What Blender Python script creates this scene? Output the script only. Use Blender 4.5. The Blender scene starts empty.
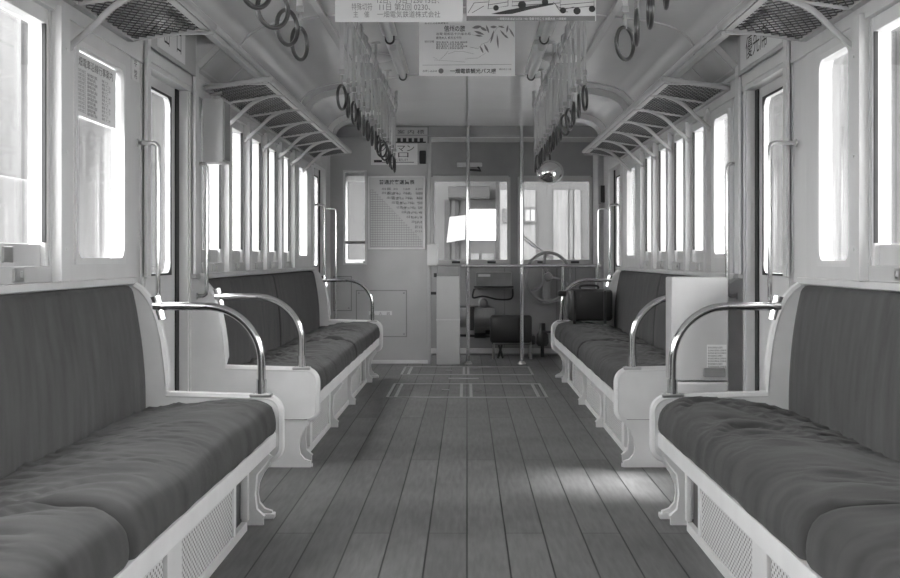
import bpy, bmesh, math, random
from mathutils import Vector, noise
random.seed(7)
PI = math.pi
C = bpy.context.scene.collection
F = 1250.0                       # focal length in pixels of the 900x578 frame
EYE = 1.05

# ------------------------------------------------------------------ helpers
class MB:
    """collects shapes in world coordinates and links them as ONE mesh object"""
    def __init__(s): s.v = []; s.f = []; s.weld = False
    def add(s, vs, fs):
        n = len(s.v); s.v += [tuple(v) for v in vs]; s.f += [tuple(i + n for i in f) for f in fs]; return s
    def box(s, x0, x1, y0, y1, z0, z1, bev=0.0, seg=2):
        x0, x1 = min(x0, x1), max(x0, x1); y0, y1 = min(y0, y1), max(y0, y1); z0, z1 = min(z0, z1), max(z0, z1)
        vs = [(x, y, z) for x in (x0, x1) for y in (y0, y1) for z in (z0, z1)]
        fs = [(0,1,3,2),(4,6,7,5),(0,4,5,1),(2,3,7,6),(0,2,6,4),(1,5,7,3)]
        if bev <= 0: return s.add(vs, fs)
        bm = bmesh.new(); bv = [bm.verts.new(v) for v in vs]
        for f in fs: bm.faces.new([bv[i] for i in f])
        bev = min(bev, .49 * min(x1-x0, y1-y0, z1-z0))
        bmesh.ops.bevel(bm, geom=list(bm.edges), offset=bev, segments=seg, affect='EDGES', profile=.5)
        s.bm(bm); return s
    def bm(s, bm):
        bm.verts.index_update()
        s.add([v.co for v in bm.verts], [[v.index for v in f.verts] for f in bm.faces]); bm.free()
    def tube(s, path, r, n=10, closed=False, flat=None, cap=True):
        P = [Vector(p) for p in path]; m = len(P); rings = []; up = None
        for i in range(m):
            if closed: t = P[(i+1) % m] - P[i-1]
            else: t = P[min(i+1, m-1)] - P[max(i-1, 0)]
            t.normalize()
            if up is None:
                up = Vector((0,0,1)) if abs(t.z) < .9 else Vector((0,1,0))
            a = (up - t * up.dot(t)).normalized(); b = t.cross(a); up = a
            ri = r[i] if isinstance(r, (list, tuple)) else r
            rb = ri if flat is None else flat
            rings.append([P[i] + a * (ri * math.cos(2*PI*k/n)) + b * (rb * math.sin(2*PI*k/n)) for k in range(n)])
        vs = [v for rg in rings for v in rg]; fs = []
        for i in range(m if closed else m-1):
            j = (i+1) % m
            for k in range(n):
                fs.append((i*n+k, i*n+(k+1) % n, j*n+(k+1) % n, j*n+k))
        if not closed and cap:
            fs.append(tuple(range(n))); fs.append(tuple((m-1)*n + k for k in range(n)))
        return s.add(vs, fs)
    def prism(s, pts, fn, a, b):
        """polygon pts (u,v) extruded from a to b; fn(u,v,w)->xyz"""
        n = len(pts)
        vs = [fn(u, v, a) for u, v in pts] + [fn(u, v, b) for u, v in pts]
        fs = [tuple(range(n)), tuple(range(n, 2*n))] + [(i, (i+1) % n, n+(i+1) % n, n+i) for i in range(n)]
        return s.add(vs, fs)
    def lathe(s, prof, c, axis='z', n=24):
        vs = []; fs = []
        for r, h in prof:
            for k in range(n):
                a = 2*PI*k/n; p = (r*math.cos(a), r*math.sin(a))
                vs.append({'z': (c[0]+p[0], c[1]+p[1], c[2]+h), 'y': (c[0]+p[0], c[1]+h, c[2]+p[1]), 'x': (c[0]+h, c[1]+p[0], c[2]+p[1])}[axis])
        for i in range(len(prof)-1):
            for k in range(n): fs.append((i*n+k, i*n+(k+1) % n, (i+1)*n+(k+1) % n, (i+1)*n+k))
        fs.append(tuple(range(n))); fs.append(tuple((len(prof)-1)*n+k for k in range(n)))
        return s.add(vs, fs)
    def holed(s, u0, u1, v0, v1, hu0, hu1, hv0, hv1, r, fn, a, b, seg=6):
        """slab with a rounded window cut out; fn(u,v,w)->xyz, w from a to b"""
        s.weld = True
        cs = [(hu1-r, hv1-r, 0, (u1, v1)), (hu0+r, hv1-r, 90, (u0, v1)), (hu0+r, hv0+r, 180, (u0, v0)), (hu1-r, hv0+r, 270, (u1, v0))]
        inner = []; 
        for cu, cv, a0, _ in cs:
            inner.append([(cu + r*math.cos(math.radians(a0+90*i/seg)), cv + r*math.sin(math.radians(a0+90*i/seg))) for i in range(seg+1)])
        for w in (a, b):
            vs = []; fs = []
            for k in range(4):
                vs.append(fn(cs[k][3][0], cs[k][3][1], w)); vs += [fn(u, v, w) for u, v in inner[k]]
            m = seg + 2
            for k in range(4):
                b0 = k*m; b1 = ((k+1) % 4)*m
                for i in range(seg): fs.append((b0, b0+1+i, b0+2+i))
                fs.append((b0, b0+1+seg, b1+1, b1))
            s.add(vs, fs)
        loop = [p for k in range(4) for p in inner[k]]; n = len(loop)
        s.add([fn(u, v, a) for u, v in loop] + [fn(u, v, b) for u, v in loop], [(i, (i+1) % n, n+(i+1) % n, n+i) for i in range(n)])
        o = [c[3] for c in cs]
        s.add([fn(u, v, a) for u, v in o] + [fn(u, v, b) for u, v in o], [(i, (i+1) % 4, 4+(i+1) % 4, 4+i) for i in range(4)])
        return s
    def text(s, body, size, o, ux, uy, width=None, align='LEFT', bold=0.0):
        cu = bpy.data.curves.new('lettering', 'FONT'); cu.body = body; cu.size = size; cu.align_x = align
        cu.offset = bold; cu.resolution_u = 2; cu.fill_mode = 'FRONT'
        ob = bpy.data.objects.new('lettering', cu); C.objects.link(ob)
        bpy.context.view_layer.update()
        me = bpy.data.meshes.new_from_object(ob.evaluated_get(bpy.context.evaluated_depsgraph_get()))
        k = 1.0
        if width and len(me.vertices):
            xs = [v.co.x for v in me.vertices]; k = width / max(1e-6, max(xs) - min(xs))
        o = Vector(o); ux = Vector(ux); uy = Vector(uy)
        s.add([o + ux*(v.co.x*k) + uy*v.co.y for v in me.vertices], [tuple(p.vertices) for p in me.polygons])
        bpy.data.objects.remove(ob); bpy.data.curves.remove(cu); bpy.data.meshes.remove(me)
        return s
    def build(s, name, mat, parent=None, smooth=35, origin=None, weld=True):
        o_ = Vector(origin) if origin is not None else (Vector((0,0,0)) if parent is None else None)
        if parent is not None:
            o_ = parent['_w']; o_ = Vector(o_)
        elif origin is None:
            xs, ys, zs = zip(*s.v); o_ = Vector(((min(xs)+max(xs))/2, (min(ys)+max(ys))/2, min(zs)))
        me = bpy.data.meshes.new(name)
        bm = bmesh.new(); bv = [bm.verts.new(Vector(v) - o_) for v in s.v]
        for f in s.f:
            try: bm.faces.new([bv[i] for i in f])
            except ValueError: pass
        if s.weld and weld: bmesh.ops.remove_doubles(bm, verts=bm.verts, dist=1e-5)
        bmesh.ops.recalc_face_normals(bm, faces=bm.faces)
        bm.to_mesh(me); bm.free()
        if smooth:
            me.shade_smooth(); me.set_sharp_from_angle(angle=math.radians(smooth))
        me.materials.append(mat)
        ob = bpy.data.objects.new(name, me); C.objects.link(ob)
        if smooth and smooth <= 40:
            wn_ = ob.modifiers.new('weighted_normals', 'WEIGHTED_NORMAL'); wn_.keep_sharp = True; wn_.weight = 100
        if parent is not None: ob.parent = parent
        else: ob.location = o_
        ob['_w'] = tuple(o_)
        return ob

def empty(name, loc):
    o = bpy.data.objects.new(name, None); C.objects.link(o); o.location = loc; o['_w'] = tuple(loc); o.empty_display_size = .05
    return o
def tag(o, label=None, cat=None, group=None, kind=None):
    if label: o['label'] = label
    if cat: o['category'] = cat
    if group: o['group'] = group
    if kind: o['kind'] = kind
    return o
TN = [0]
def struct(o, label=None):
    if o.name.startswith('trim_'):
        TN[0] += 1; o.name = 'trim_%d' % TN[0]
    return tag(o, label, None, None, 'structure')
def copy_tree(o, parent=None):
    c = o.copy(); C.objects.link(c); c.parent = parent
    for ch in list(o.children): copy_tree(ch, c)
    return c
def arc(cx, cz, r, a0, a1, n=10):
    return [(cx + r*math.cos(math.radians(a0+(a1-a0)*i/n)), cz + r*math.sin(math.radians(a0+(a1-a0)*i/n))) for i in range(n+1)]
def smoothpath(pts, n=6):
    out = []; P = [Vector(p) for p in pts]
    for i in range(len(P)-1):
        p0 = P[max(i-1,0)]; p1 = P[i]; p2 = P[i+1]; p3 = P[min(i+2, len(P)-1)]
        for k in range(n):
            t = k/n
            out.append(.5*((2*p1) + (p2-p0)*t + (2*p0-5*p1+4*p2-p3)*t*t + (3*p1-p0-3*p2+p3)*t**3))
    out.append(P[-1]); return out
ORD = ['nearest', 'second', 'third', 'fourth', 'fifth', 'sixth', 'seventh', 'eighth', 'ninth', 'tenth', 'eleventh', 'twelfth', 'thirteenth', 'fourteenth', 'fifteenth', 'sixteenth']

# ------------------------------------------------------------------ materials
def mat(name, v, rough=.5, metal=0.0, var=0.0, scale=(8,8,8), bump=0.0, bscale=60, spec=.5, coat=0.0, detail=3, sheen=0.0):
    m = bpy.data.materials.new(name); m.use_nodes = True; nt = m.node_tree; b = nt.nodes['Principled BSDF']
    b.inputs['Base Color'].default_value = (v, v, v, 1); b.inputs['Roughness'].default_value = rough
    b.inputs['Metallic'].default_value = metal; b.inputs['Specular IOR Level'].default_value = spec
    b.inputs['Coat Weight'].default_value = coat; b.inputs['Coat Roughness'].default_value = .15
    b.inputs['Sheen Weight'].default_value = sheen; b.inputs['Sheen Roughness'].default_value = .4
    tc = nt.nodes.new('ShaderNodeTexCoord')
    if var > 0:
        mp = nt.nodes.new('ShaderNodeMapping'); mp.inputs['Scale'].default_value = scale
        nt.links.new(tc.outputs['Object'], mp.inputs[0])
        no = nt.nodes.new('ShaderNodeTexNoise'); no.inputs['Scale'].default_value = 1; no.inputs['Detail'].default_value = detail
        nt.links.new(mp.outputs[0], no.inputs[0])
        r = nt.nodes.new('ShaderNodeMapRange'); r.inputs[1].default_value = .3; r.inputs[2].default_value = .7
        r.inputs[3].default_value = v*(1-var); r.inputs[4].default_value = v*(1+var)
        nt.links.new(no.outputs[0], r.inputs[0]); nt.links.new(r.outputs[0], b.inputs['Base Color'])
    if bump > 0:
        n2 = nt.nodes.new('ShaderNodeTexNoise'); n2.inputs['Scale'].default_value = bscale; n2.inputs['Detail'].default_value = 2
        nt.links.new(tc.outputs['Object'], n2.inputs[0])
        bp = nt.nodes.new('ShaderNodeBump'); bp.inputs['Strength'].default_value = bump; bp.inputs['Distance'].default_value = .01
        nt.links.new(n2.outputs[0], bp.inputs['Height']); nt.links.new(bp.outputs[0], b.inputs['Normal'])
    return m
M = {}
M['paint'] = mat('cream_gloss_paint', .60, .38, var=.06, scale=(5,5,2), bump=.06, bscale=25)
M['paint_grey'] = mat('grey_gloss_paint', .50, .4, var=.06, scale=(5,5,2), bump=.05, bscale=25)
M['white'] = mat('white_enamel', .66, .35, var=.06, scale=(6,6,6))
M['ceil'] = mat('ceiling_enamel', .62, .24, var=.03, scale=(1.5,1.5,1.5), bump=.05, bscale=6, coat=.35)
M['panel'] = mat('bulkhead_paint', .42, .45, var=.05, scale=(3,3,3), bump=.04, bscale=30)
M['cabwall'] = mat('cab_wall_paint', .32, .5, var=.08, scale=(4,4,4))
M['dark'] = mat('dark_rubber_and_gap_shade', .02, .6)
M['black'] = mat('black_metal', .03, .4)
M['mid'] = mat('mid_grey_metal', .25, .4, metal=.3, var=.1)
M['hatch'] = mat('hatch_strip', .33, .45, var=.1)
M['mid2'] = mat('grey_cast_iron', .26, .5)
M['net'] = mat('net_wire', .07, .5)
M['rail'] = mat('rack_enamel', .42, .4, var=.05)
M['chrome'] = mat('polished_steel', .72, .14, metal=1.0)
M['steel'] = mat('worn_steel', .5, .35, metal=.9, var=.1)
M['strap'] = mat('strap_vinyl', .34, .5, var=.1)
M['ring'] = mat('strap_ring', .025, .3, spec=.6)
M['paper'] = mat('paper', .72, .8, var=.02)
M['poster_grey'] = mat('grey_poster_paper', .50, .8, var=.02)
M['ink'] = mat('ink', .05, .8)
M['ink_grey'] = mat('grey_ink', .22, .8)
M['lens'] = mat('milk_glass', .60, .4)
M['mirror'] = mat('mirror_glass', .9, .04, metal=1.0)
M['seatback'] = mat('moquette_back', .078, .85, var=.24, scale=(16,16,3), bump=.25, bscale=500, spec=.12, sheen=.15, detail=4)
M['cushion'] = mat('moquette_cushion', .052, .85, var=.36, scale=(3,11,3), bump=.2, bscale=500, spec=.15, sheen=.12, detail=4)
M['leather'] = mat('black_leather', .025, .3, bump=.2, bscale=60, coat=.3)
M['concrete'] = mat('concrete', .11, .8, var=.15, scale=(2,2,1))
M['plaster'] = mat('pale_plaster', .72, .85, var=.08, scale=(1,1,.5))
M['plaster_grey'] = mat('grey_plaster', .36, .8, var=.15, scale=(3,3,.5))
M['timber'] = mat('dark_timber', .12, .7, var=.2, scale=(6,6,1))
M['depot'] = mat('depot_plaster', .19, .85, var=.1, scale=(1,1,.5))
M['depot_light'] = mat('depot_pale_boards', .34, .85, var=.06, scale=(1,1,.5))
M['train_grey'] = mat('train_side_paint', .075, .6, var=.1, scale=(1,1,.5))
M['far_wall'] = mat('weathered_wall', .045, .85, var=.5, scale=(.8,.8,.15))
M['out_mid'] = mat('outside_mid_boards', .075, .8, var=.2, scale=(2,2,.3))
M['tankgrey'] = mat('stained_concrete', .05, .8, var=.3, scale=(2,2,1))
M['ground'] = mat('ballast_ground', .28, .9, var=.2, scale=(3,3,3))
M['outblack'] = mat('outside_dark', .02, .6)

def glass(name, haze, dirt_v=.6):
    m = bpy.data.materials.new(name); m.use_nodes = True; nt = m.node_tree; nt.nodes.clear(); N = nt.nodes.new; L = nt.links.new
    o = N('ShaderNodeOutputMaterial'); t = N('ShaderNodeBsdfTransparent'); t.inputs[0].default_value = (.97,.97,.97,1)
    g = N('ShaderNodeBsdfGlossy'); g.inputs['Roughness'].default_value = .03
    fr = N('ShaderNodeFresnel'); ge = N('ShaderNodeNewGeometry'); io = N('ShaderNodeMapRange')
    io.inputs[3].default_value = 1.3; io.inputs[4].default_value = 1/1.3; L(ge.outputs['Backfacing'], io.inputs[0]); L(io.outputs[0], fr.inputs['IOR'])
    mx = N('ShaderNodeMixShader'); L(fr.outputs[0], mx.inputs[0]); L(t.outputs[0], mx.inputs[1]); L(g.outputs[0], mx.inputs[2])
    tr = N('ShaderNodeBsdfTranslucent'); tr.inputs[0].default_value = (dirt_v,)*3+(1,)
    df = N('ShaderNodeBsdfDiffuse'); df.inputs[0].default_value = (dirt_v,)*3+(1,)
    ms = N('ShaderNodeMixShader'); ms.inputs[0].default_value = .5; L(tr.outputs[0], ms.inputs[1]); L(df.outputs[0], ms.inputs[2])
    tc = N('ShaderNodeTexCoord'); mp = N('ShaderNodeMapping'); mp.inputs['Scale'].default_value = (9,9,.8); L(tc.outputs['Object'], mp.inputs[0])
    no = N('ShaderNodeTexNoise'); no.inputs['Scale'].default_value = 3; no.inputs['Detail'].default_value = 4; L(mp.outputs[0], no.inputs[0])
    mr = N('ShaderNodeMapRange'); mr.inputs[1].default_value = .35; mr.inputs[2].default_value = .7; mr.inputs[3].default_value = haze*.4; mr.inputs[4].default_value = haze*1.5
    L(no.outputs[0], mr.inputs[0])
    m2 = N('ShaderNodeMixShader'); L(mr.outputs[0], m2.inputs[0]); L(mx.outputs[0], m2.inputs[1]); L(ms.outputs[0], m2.inputs[2]); L(m2.outputs[0], o.inputs[0])
    return m
M['glass'] = glass('window_glass', .05)
M['glass_dirty'] = glass('dusty_window_glass', .16)

def floor_mat():
    m = bpy.data.materials.new('oiled_floor_boards'); m.use_nodes = True; nt = m.node_tree; b = nt.nodes['Principled BSDF']; N = nt.nodes.new; L = nt.links.new
    tc = N('ShaderNodeTexCoord'); sp = N('ShaderNodeSeparateXYZ'); L(tc.outputs['Object'], sp.inputs[0])
    cb = N('ShaderNodeCombineXYZ')
    ay = N('ShaderNodeMath'); ay.inputs[1].default_value = 34.6 - 4.77; L(sp.outputs['Y'], ay.inputs[0]); L(ay.outputs[0], cb.inputs[0])
    ax = N('ShaderNodeMath'); ax.inputs[1].default_value = 2.92; L(sp.outputs['X'], ax.inputs[0]); L(ax.outputs[0], cb.inputs[1])
    br = N('ShaderNodeTexBrick'); br.offset = .5; br.inputs['Scale'].default_value = 1
    br.inputs['Brick Width'].default_value = 3.46; br.inputs['Row Height'].default_value = .146
    br.inputs['Mortar Size'].default_value = .0035; br.inputs['Mortar Smooth'].default_value = .3; br.inputs['Bias'].default_value = 0
    br.inputs['Color1'].default_value = (.112,)*3+(1,); br.inputs['Color2'].default_value = (.15,)*3+(1,); br.inputs['Mortar'].default_value = (.012,)*3+(1,)
    L(cb.outputs[0], br.inputs[0])
    mp = N('ShaderNodeMapping'); mp.inputs['Scale'].default_value = (40, 3.5, 1); L(tc.outputs['Object'], mp.inputs[0])
    no = N('ShaderNodeTexNoise'); no.inputs['Scale'].default_value = 1.4; no.inputs['Detail'].default_value = 5; L(mp.outputs[0], no.inputs[0])
    n2 = N('ShaderNodeTexNoise'); n2.inputs['Scale'].default_value = 1.7; n2.inputs['Detail'].default_value = 4; L(tc.outputs['Object'], n2.inputs[0])
    ad = N('ShaderNodeMath'); L(no.outputs[0], ad.inputs[0]); L(n2.outputs[0], ad.inputs[1])
    mr = N('ShaderNodeMapRange'); mr.inputs[1].default_value = .7; mr.inputs[2].default_value = 1.3; mr.inputs[3].default_value = .72; mr.inputs[4].default_value = 1.28; L(ad.outputs[0], mr.inputs[0])
    mu = N('ShaderNodeVectorMath'); mu.operation = 'SCALE'; L(br.outputs['Color'], mu.inputs[0]); L(mr.outputs[0], mu.inputs['Scale']); L(mu.outputs[0], b.inputs['Base Color'])
    b.inputs['Roughness'].default_value = .5; b.inputs['Specular IOR Level'].default_value = .4
    bp = N('ShaderNodeBump'); bp.inputs['Strength'].default_value = .35; bp.inputs['Distance'].default_value = .004; bp.invert = True
    a2 = N('ShaderNodeMath'); a2.operation = 'MULTIPLY_ADD'; a2.inputs[1].default_value = .25; L(no.outputs[0], a2.inputs[0]); L(br.outputs['Fac'], a2.inputs[2])
    L(a2.outputs[0], bp.inputs['Height']); L(bp.outputs[0], b.inputs['Normal'])
    return m
M['floor'] = floor_mat()

def perf_mat():
    m = bpy.data.materials.new('perforated_sheet'); m.use_nodes = True; nt = m.node_tree; b = nt.nodes['Principled BSDF']; N = nt.nodes.new; L = nt.links.new
    tc = N('ShaderNodeTexCoord'); sp = N('ShaderNodeSeparateXYZ'); L(tc.outputs['Object'], sp.inputs[0])
    def s(out, k):
        a = N('ShaderNodeMath'); a.operation = 'MULTIPLY'; a.inputs[1].default_value = k; L(out, a.inputs[0])
        c = N('ShaderNodeMath'); c.operation = 'SINE'; L(a.outputs[0], c.inputs[0]); return c
    p = N('ShaderNodeMath'); p.operation = 'MULTIPLY'; L(s(sp.outputs['Y'], 2*PI/.034).outputs[0], p.inputs[0]); L(s(sp.outputs['Z'], 2*PI/.023).outputs[0], p.inputs[1])
    mr = N('ShaderNodeMapRange'); mr.inputs[1].default_value = .25; mr.inputs[2].default_value = .5; mr.inputs[3].default_value = .58; mr.inputs[4].default_value = .10
    L(p.outputs[0], mr.inputs[0]); L(mr.outputs[0], b.inputs['Base Color']); b.inputs['Roughness'].default_value = .5
    return m
M['perf'] = perf_mat()

# ------------------------------------------------------------------ setting: floor, ceiling, walls
WI = 1.345                       # face of window posts
struct(MB().box(-1.46, 1.46, -3.5, 13.75, -.06, 0).build('floor', M['floor'], origin=(0,0,0), smooth=0), 'dark oiled wooden floor boards running along the carriage')

CP = [(1.19,2.11),(1.175,2.165),(1.15,2.20),(1.12,2.225),(1.08,2.25),(1.04,2.265),(.957,2.285),(.74,2.312),(.4,2.345),(0,2.36)]
cprof = [(-x, z) for x, z in CP] + [(x, z) for x, z in CP[::-1][1:]]
ypr = lambda u, v, w: (u, w, v)
def offs(pr, d):
    out = []
    for i, (x, z) in enumerate(pr):
        a = pr[max(i-1,0)]; b = pr[min(i+1, len(pr)-1)]; t = Vector((b[0]-a[0], b[1]-a[1])).normalized()
        out.append((x + t.y*d, z - t.x*d))
    return out
def strip(pr, d0, d1, y0, y1):
    mb = MB(); A = offs(pr, d0); B = offs(pr, d1); n = len(A)
    vs = [(x, y0, z) for x, z in A] + [(x, y0, z) for x, z in B] + [(x, y1, z) for x, z in A] + [(x, y1, z) for x, z in B]
    fs = []
    for i in range(n-1):
        fs += [(i, i+1, 2*n+i+1, 2*n+i), (n+i, n+i+1, 3*n+i+1, 3*n+i), (i, i+1, n+i+1, n+i), (2*n+i, 2*n+i+1, 3*n+i+1, 3*n+i)]
    fs += [(0, n, 3*n, 2*n), (n-1, 2*n-1, 4*n-1, 3*n-1)]
    return mb.add(vs, fs)
c = strip(cprof, 0, -.05, -3.5, 10.9)
c.box(-1.46, 1.46, 10.9, 12.46, 2.36, 2.41)            # flat vestibule ceiling
c.box(-1.46, 1.46, 12.5, 13.75, 2.30, 2.41)            # cab ceiling
for s in (-1, 1):                                       # roof side, closing the shell above the walls
    c.box(s*1.21, s*1.46, -3.5, 10.9, 2.15, 2.41)
c.box(-1.46, 1.46, -3.5, 10.9, 2.42, 2.45)
struct(c.build('ceiling', M['ceil'], origin=(0,0,0), smooth=30), 'pale enamelled vaulted ceiling')
for y0, y1, d, lab in ((4.05,4.075,.006,'thin joint'), (6.5,6.53,.008,'thin joint'), (8.86,8.885,.008,'thin joint')):
    struct(strip(cprof, .0, d, y0, y1).build('trim_x', M['ceil'], origin=(0,0,0)))
for y0, y1 in ((9.12, 9.34), (10.62, 10.9)):
    for part in (cprof[:8], cprof[-8:]):
        struct(strip(part, .0, .045, y0, y1).build('trim_x', M['ceil'], origin=(0,0,0)))
# centre seam, side beads and long mouldings
struct(MB().box(-.005, .005, -3.5, 12.4, 2.348, 2.3605).build('trim_x', M['black'], origin=(0,0,0)))
for s in (-1, 1):
    struct(MB().box(s*.725, s*.765, -3.5, 10.9, 2.290, 2.316, .006).build('trim_x', M['ceil'], origin=(0,0,0)))
    struct(MB().tube([(s*1.175, -3.5, 2.125), (s*1.175, 10.9, 2.125)], .017, 8).box(s*1.185, s*1.22, -3.5, 10.9, 2.085, 2.16).build('trim_x', M['paint'], origin=(0,0,0)))
    # sloping frieze between wall head and ceiling
    for ya, yb in ((-3.5, 5.186), (6.114, 10.9)):
        fr = MB().prism([(1.215,2.11),(1.342,1.975),(1.342,1.95),(1.42,1.95),(1.42,2.163),(1.215,2.163)], lambda u, v, w, s=s: (s*u, w, v), ya, yb)
        struct(fr.build('trim_x', M['paint_grey'], origin=(0,0,0), smooth=0))
    struct(MB().box(s*1.2, s*1.37, 5.18, 6.12, 2.155, 2.17).build('trim_x', M['paint_grey'], origin=(0,0,0), smooth=0))
    # access hatch in the frieze over the door bay
    def fz(u, off): return (s*(1.345-.13*u/.187*1.0 - off*.72), 1.975+.135*u/.187 - off*.69)
    h = MB()
    for ya, yb in ((6.22,6.85),(7.2,8.6)):
        for u0, u1, a, b in ((.02,.028,ya,yb),(.165,.173,ya,yb),(.02,.173,ya,ya+.012),(.02,.173,yb-.012,yb)):
            p = [fz(u0,0), fz(u1,0), fz(u1,.006), fz(u0,.006)]
            vs = [(x, a, z) for x, z in p] + [(x, b, z) for x, z in p]
            h.add(vs, [(0,1,2,3),(4,5,6,7),(0,1,5,4),(1,2,6,5),(2,3,7,6),(3,0,4,7)])
    struct(h.build('trim_x', M['paint'], origin=(0,0,0), smooth=0))

WZ0, WZ1 = .97, 1.86
DOORS = [(5.25, 6.05), (10.98, 11.86)]
def openings(s):
    """(y0,y1,type)"""
    L = []
    y = 3.44 if s < 0 else 3.58
    while y > -3.2: L.append((y, y+.64, 'w')); y -= .72
    L.append((4.19, 5.02, 'p') if s < 0 else (4.34, 4.98, 'p'))
    if s < 0:
        for i in range(5): L.append((6.40+.665*i, 6.40+.665*i+.56, 'w'))
    else:
        L.append((6.36, 6.93, 'q'))
        for i in range(4): L.append((7.02+.665*i, 7.02+.665*i+.56, 'w'))
    L.append((9.74, 10.84, 'r'))
    return sorted(L)
wn = 0
for s, side in ((-1, 'left'), (1, 'right')):
    ops = openings(s)
    w = MB()
    segs = [(-3.5, DOORS[0][0]), (DOORS[0][1], DOORS[1][0]), (DOORS[1][1], 13.75)]
    for a, b in segs: w.box(s*1.385, s*1.425, a, b, 0, WZ0-.02)
    w.box(s*1.36, s*1.425, -3.5, 13.75, 1.88, 2.42)
    w.box(s*WI, s*1.40, -3.5, 10.95, WZ1, 1.953)                  # head board
    allops = [(a, b) for a, b, t in ops] + DOORS
    allops.sort(); prev = -3.5
    for a, b in allops:
        w.box(s*1.36, s*1.425, prev, a, WZ0-.02, 1.88); prev = b
    w.box(s*1.36, s*1.425, prev, 12.5, WZ0-.02, 1.88)
    if s > 0: w.box(s*1.36, s*1.425, 12.75, 13.45, WZ0-.02, 1.88)
    w.box(s*1.36, s*1.425, 12.5, 12.75, WZ0-.02, 1.88); w.box(s*1.36, s*1.425, 13.45, 13.75, WZ0-.02, 1.88)
    # door head and the boxing above
    for a, b in DOORS: w.box(s*1.362, s*1.424, a, b, 1.889, 2.1)
    struct(w.build('wall_'+side, M['paint'], origin=(0,0,0), smooth=0), 'pale painted %s side wall of the carriage' % side)
    # post covers between the windows
    prev = None
    for a, b, t in ops:
        if prev is not None and a - prev < .2 and a-prev > .03:
            p = MB().box(s*(WI-.02), s*1.362, prev+.008, a-.008, WZ0, WZ1+.02, .006)
            for z in (1.08, 1.4, 1.74): p.lathe([(.006,0),(.005,-.004*s)], (s*(WI-.02), (prev+a)/2, z), 'x', 8)
            struct(p.build('trim_x', M['paint'], origin=(0,0,0)))
        prev = b
    # sill board on top of the seat backs
    for a, b in ((-3.5, 5.07), (6.27, 10.97)):
        struct(MB().box(s*1.335, s*1.46, a, b, .945, .972, .006).build('trim_x', M['paint'], origin=(0,0,0)))
    # windows
    for a, b, t in ops:
        wn += 1
        xs = lambda u, v, w_, s=s: (s*w_, u, v)
        if t == 'w':
            gx0 = 1.400 if a < 5 else 1.412
            fr = MB().box(s*1.366, s*1.422, a, a+.03, WZ0, WZ1, .003).box(s*1.366, s*1.422, b-.03, b, WZ0, WZ1, .003).box(s*1.366, s*1.422, a+.03, b-.03, WZ1-.05, WZ1, .003)
            o = fr.build('window_%d' % wn, M['white'], origin=(s*1.40, a, WZ0))
            struct(o)
            MB().box(s*1.3615, s*1.3655, a+.001, a+.012, WZ0+.01, WZ1-.002).box(s*1.3625, s*1.3745, b-.042, b-.0305, WZ0+.13, WZ1-.052).build('gap_shade_strip', M['dark'], o, smooth=0)  # dark strips stand for the shaded gaps beside the window posts
            MB().box(s*1.350, s*1.378, a+.012, b-.012, WZ0+.002, WZ0+.055, .004).build('sash_rail', M['paint_grey'], o)
            MB().box(s*1.382, s*1.412, a+.03, b-.03, WZ0+.04, WZ0+.125, .004).build('sash_rail', M['paint_grey'], o)
            k = MB()
            k.box(s*1.341, s*1.351, (a+b)/2-.05, (a+b)/2+.03, WZ0+.008, WZ0+.05, .003).box(s*1.334, s*1.345, (a+b)/2-.006, (a+b)/2+.006, WZ0+.02, WZ0+.04, .002)
            k.build('sash_latch', M['steel'], o)
            MB().box(s*1.374, s*1.384, (a+b)/2-.05, (a+b)/2+.03, WZ0+.066, WZ0+.115, .003).build('sash_latch', M['steel'], o)
            MB().box(s*gx0, s*(gx0+.004), a+.03, b-.03, WZ0+.12, WZ1-.05).build('glass_pane', M['glass'], o, smooth=0)
        else:
            ha, hb, z0, z1 = {'p': (4.32, 4.90, 1.05, 1.785) if s < 0 else (4.40, 4.77, 1.04, 1.80), 'q': (6.44, 6.80, 1.07, 1.80), 'r': (10.0, 10.5, 1.07, 1.78)}[t]
            o = MB().holed(a, b, WZ0, WZ1, ha, hb, z0, z1, .045, xs, 1.352, 1.392).build('window_%d' % wn, M['paint'], origin=(s*1.40, a, WZ0), smooth=30)
            struct(o)
            MB().holed(ha-.022, hb+.022, z0-.022, z1+.022, ha, hb, z0, z1, .045, xs, 1.343, 1.3525).build('glazing_bead', M['white'], o)
            MB().box(s*1.382, s*1.387, ha-.01, hb+.01, z0-.01, z1+.01).build('glass_pane', M['glass_dirty'] if s > 0 else M['glass'], o, smooth=0)
    # doors
    for di, (a, b) in enumerate(DOORS):
        n = (1 if s < 0 else 2) + 2*di
        o = MB().holed(a-.08, b+.08, .0, 1.888, a+.09, b-.15, .98, 1.80, .06, xs, 1.400, 1.424).build('door_%d' % n, M['paint'], origin=(s*1.42, a, 0), smooth=30)
        struct(o, 'sliding door with tall rounded glass in the %s side' % side)
        MB().holed(a+.08, b-.14, .97, 1.81, a+.09, b-.15, .98, 1.80, .06, xs, 1.396, 1.402).build('window_gasket', M['dark'], o)
        MB().box(s*1.412, s*1.417, a+.08, b-.14, .97, 1.81).build('glass_pane', M['glass'], o, smooth=0)
        MB().box(s*1.383, s*1.3995, a+.03, a+.055, .95, 1.12, .004).build('door_handle', M['steel'], o)
        # jamb trims
        for yy in (a, b):
            j = MB().box(s*1.35, s*1.399, yy-.05 if yy == a else yy-.004, yy+.004 if yy == a else yy+.05, 0, 1.897, .003)
            j.box(s*1.343, s*1.352, yy-.034 if yy == a else yy+.016, yy-.016 if yy == a else yy+.034, 0, 1.9)
            struct(j.build('trim_x', M['paint'], origin=(0,0,0)))
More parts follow.
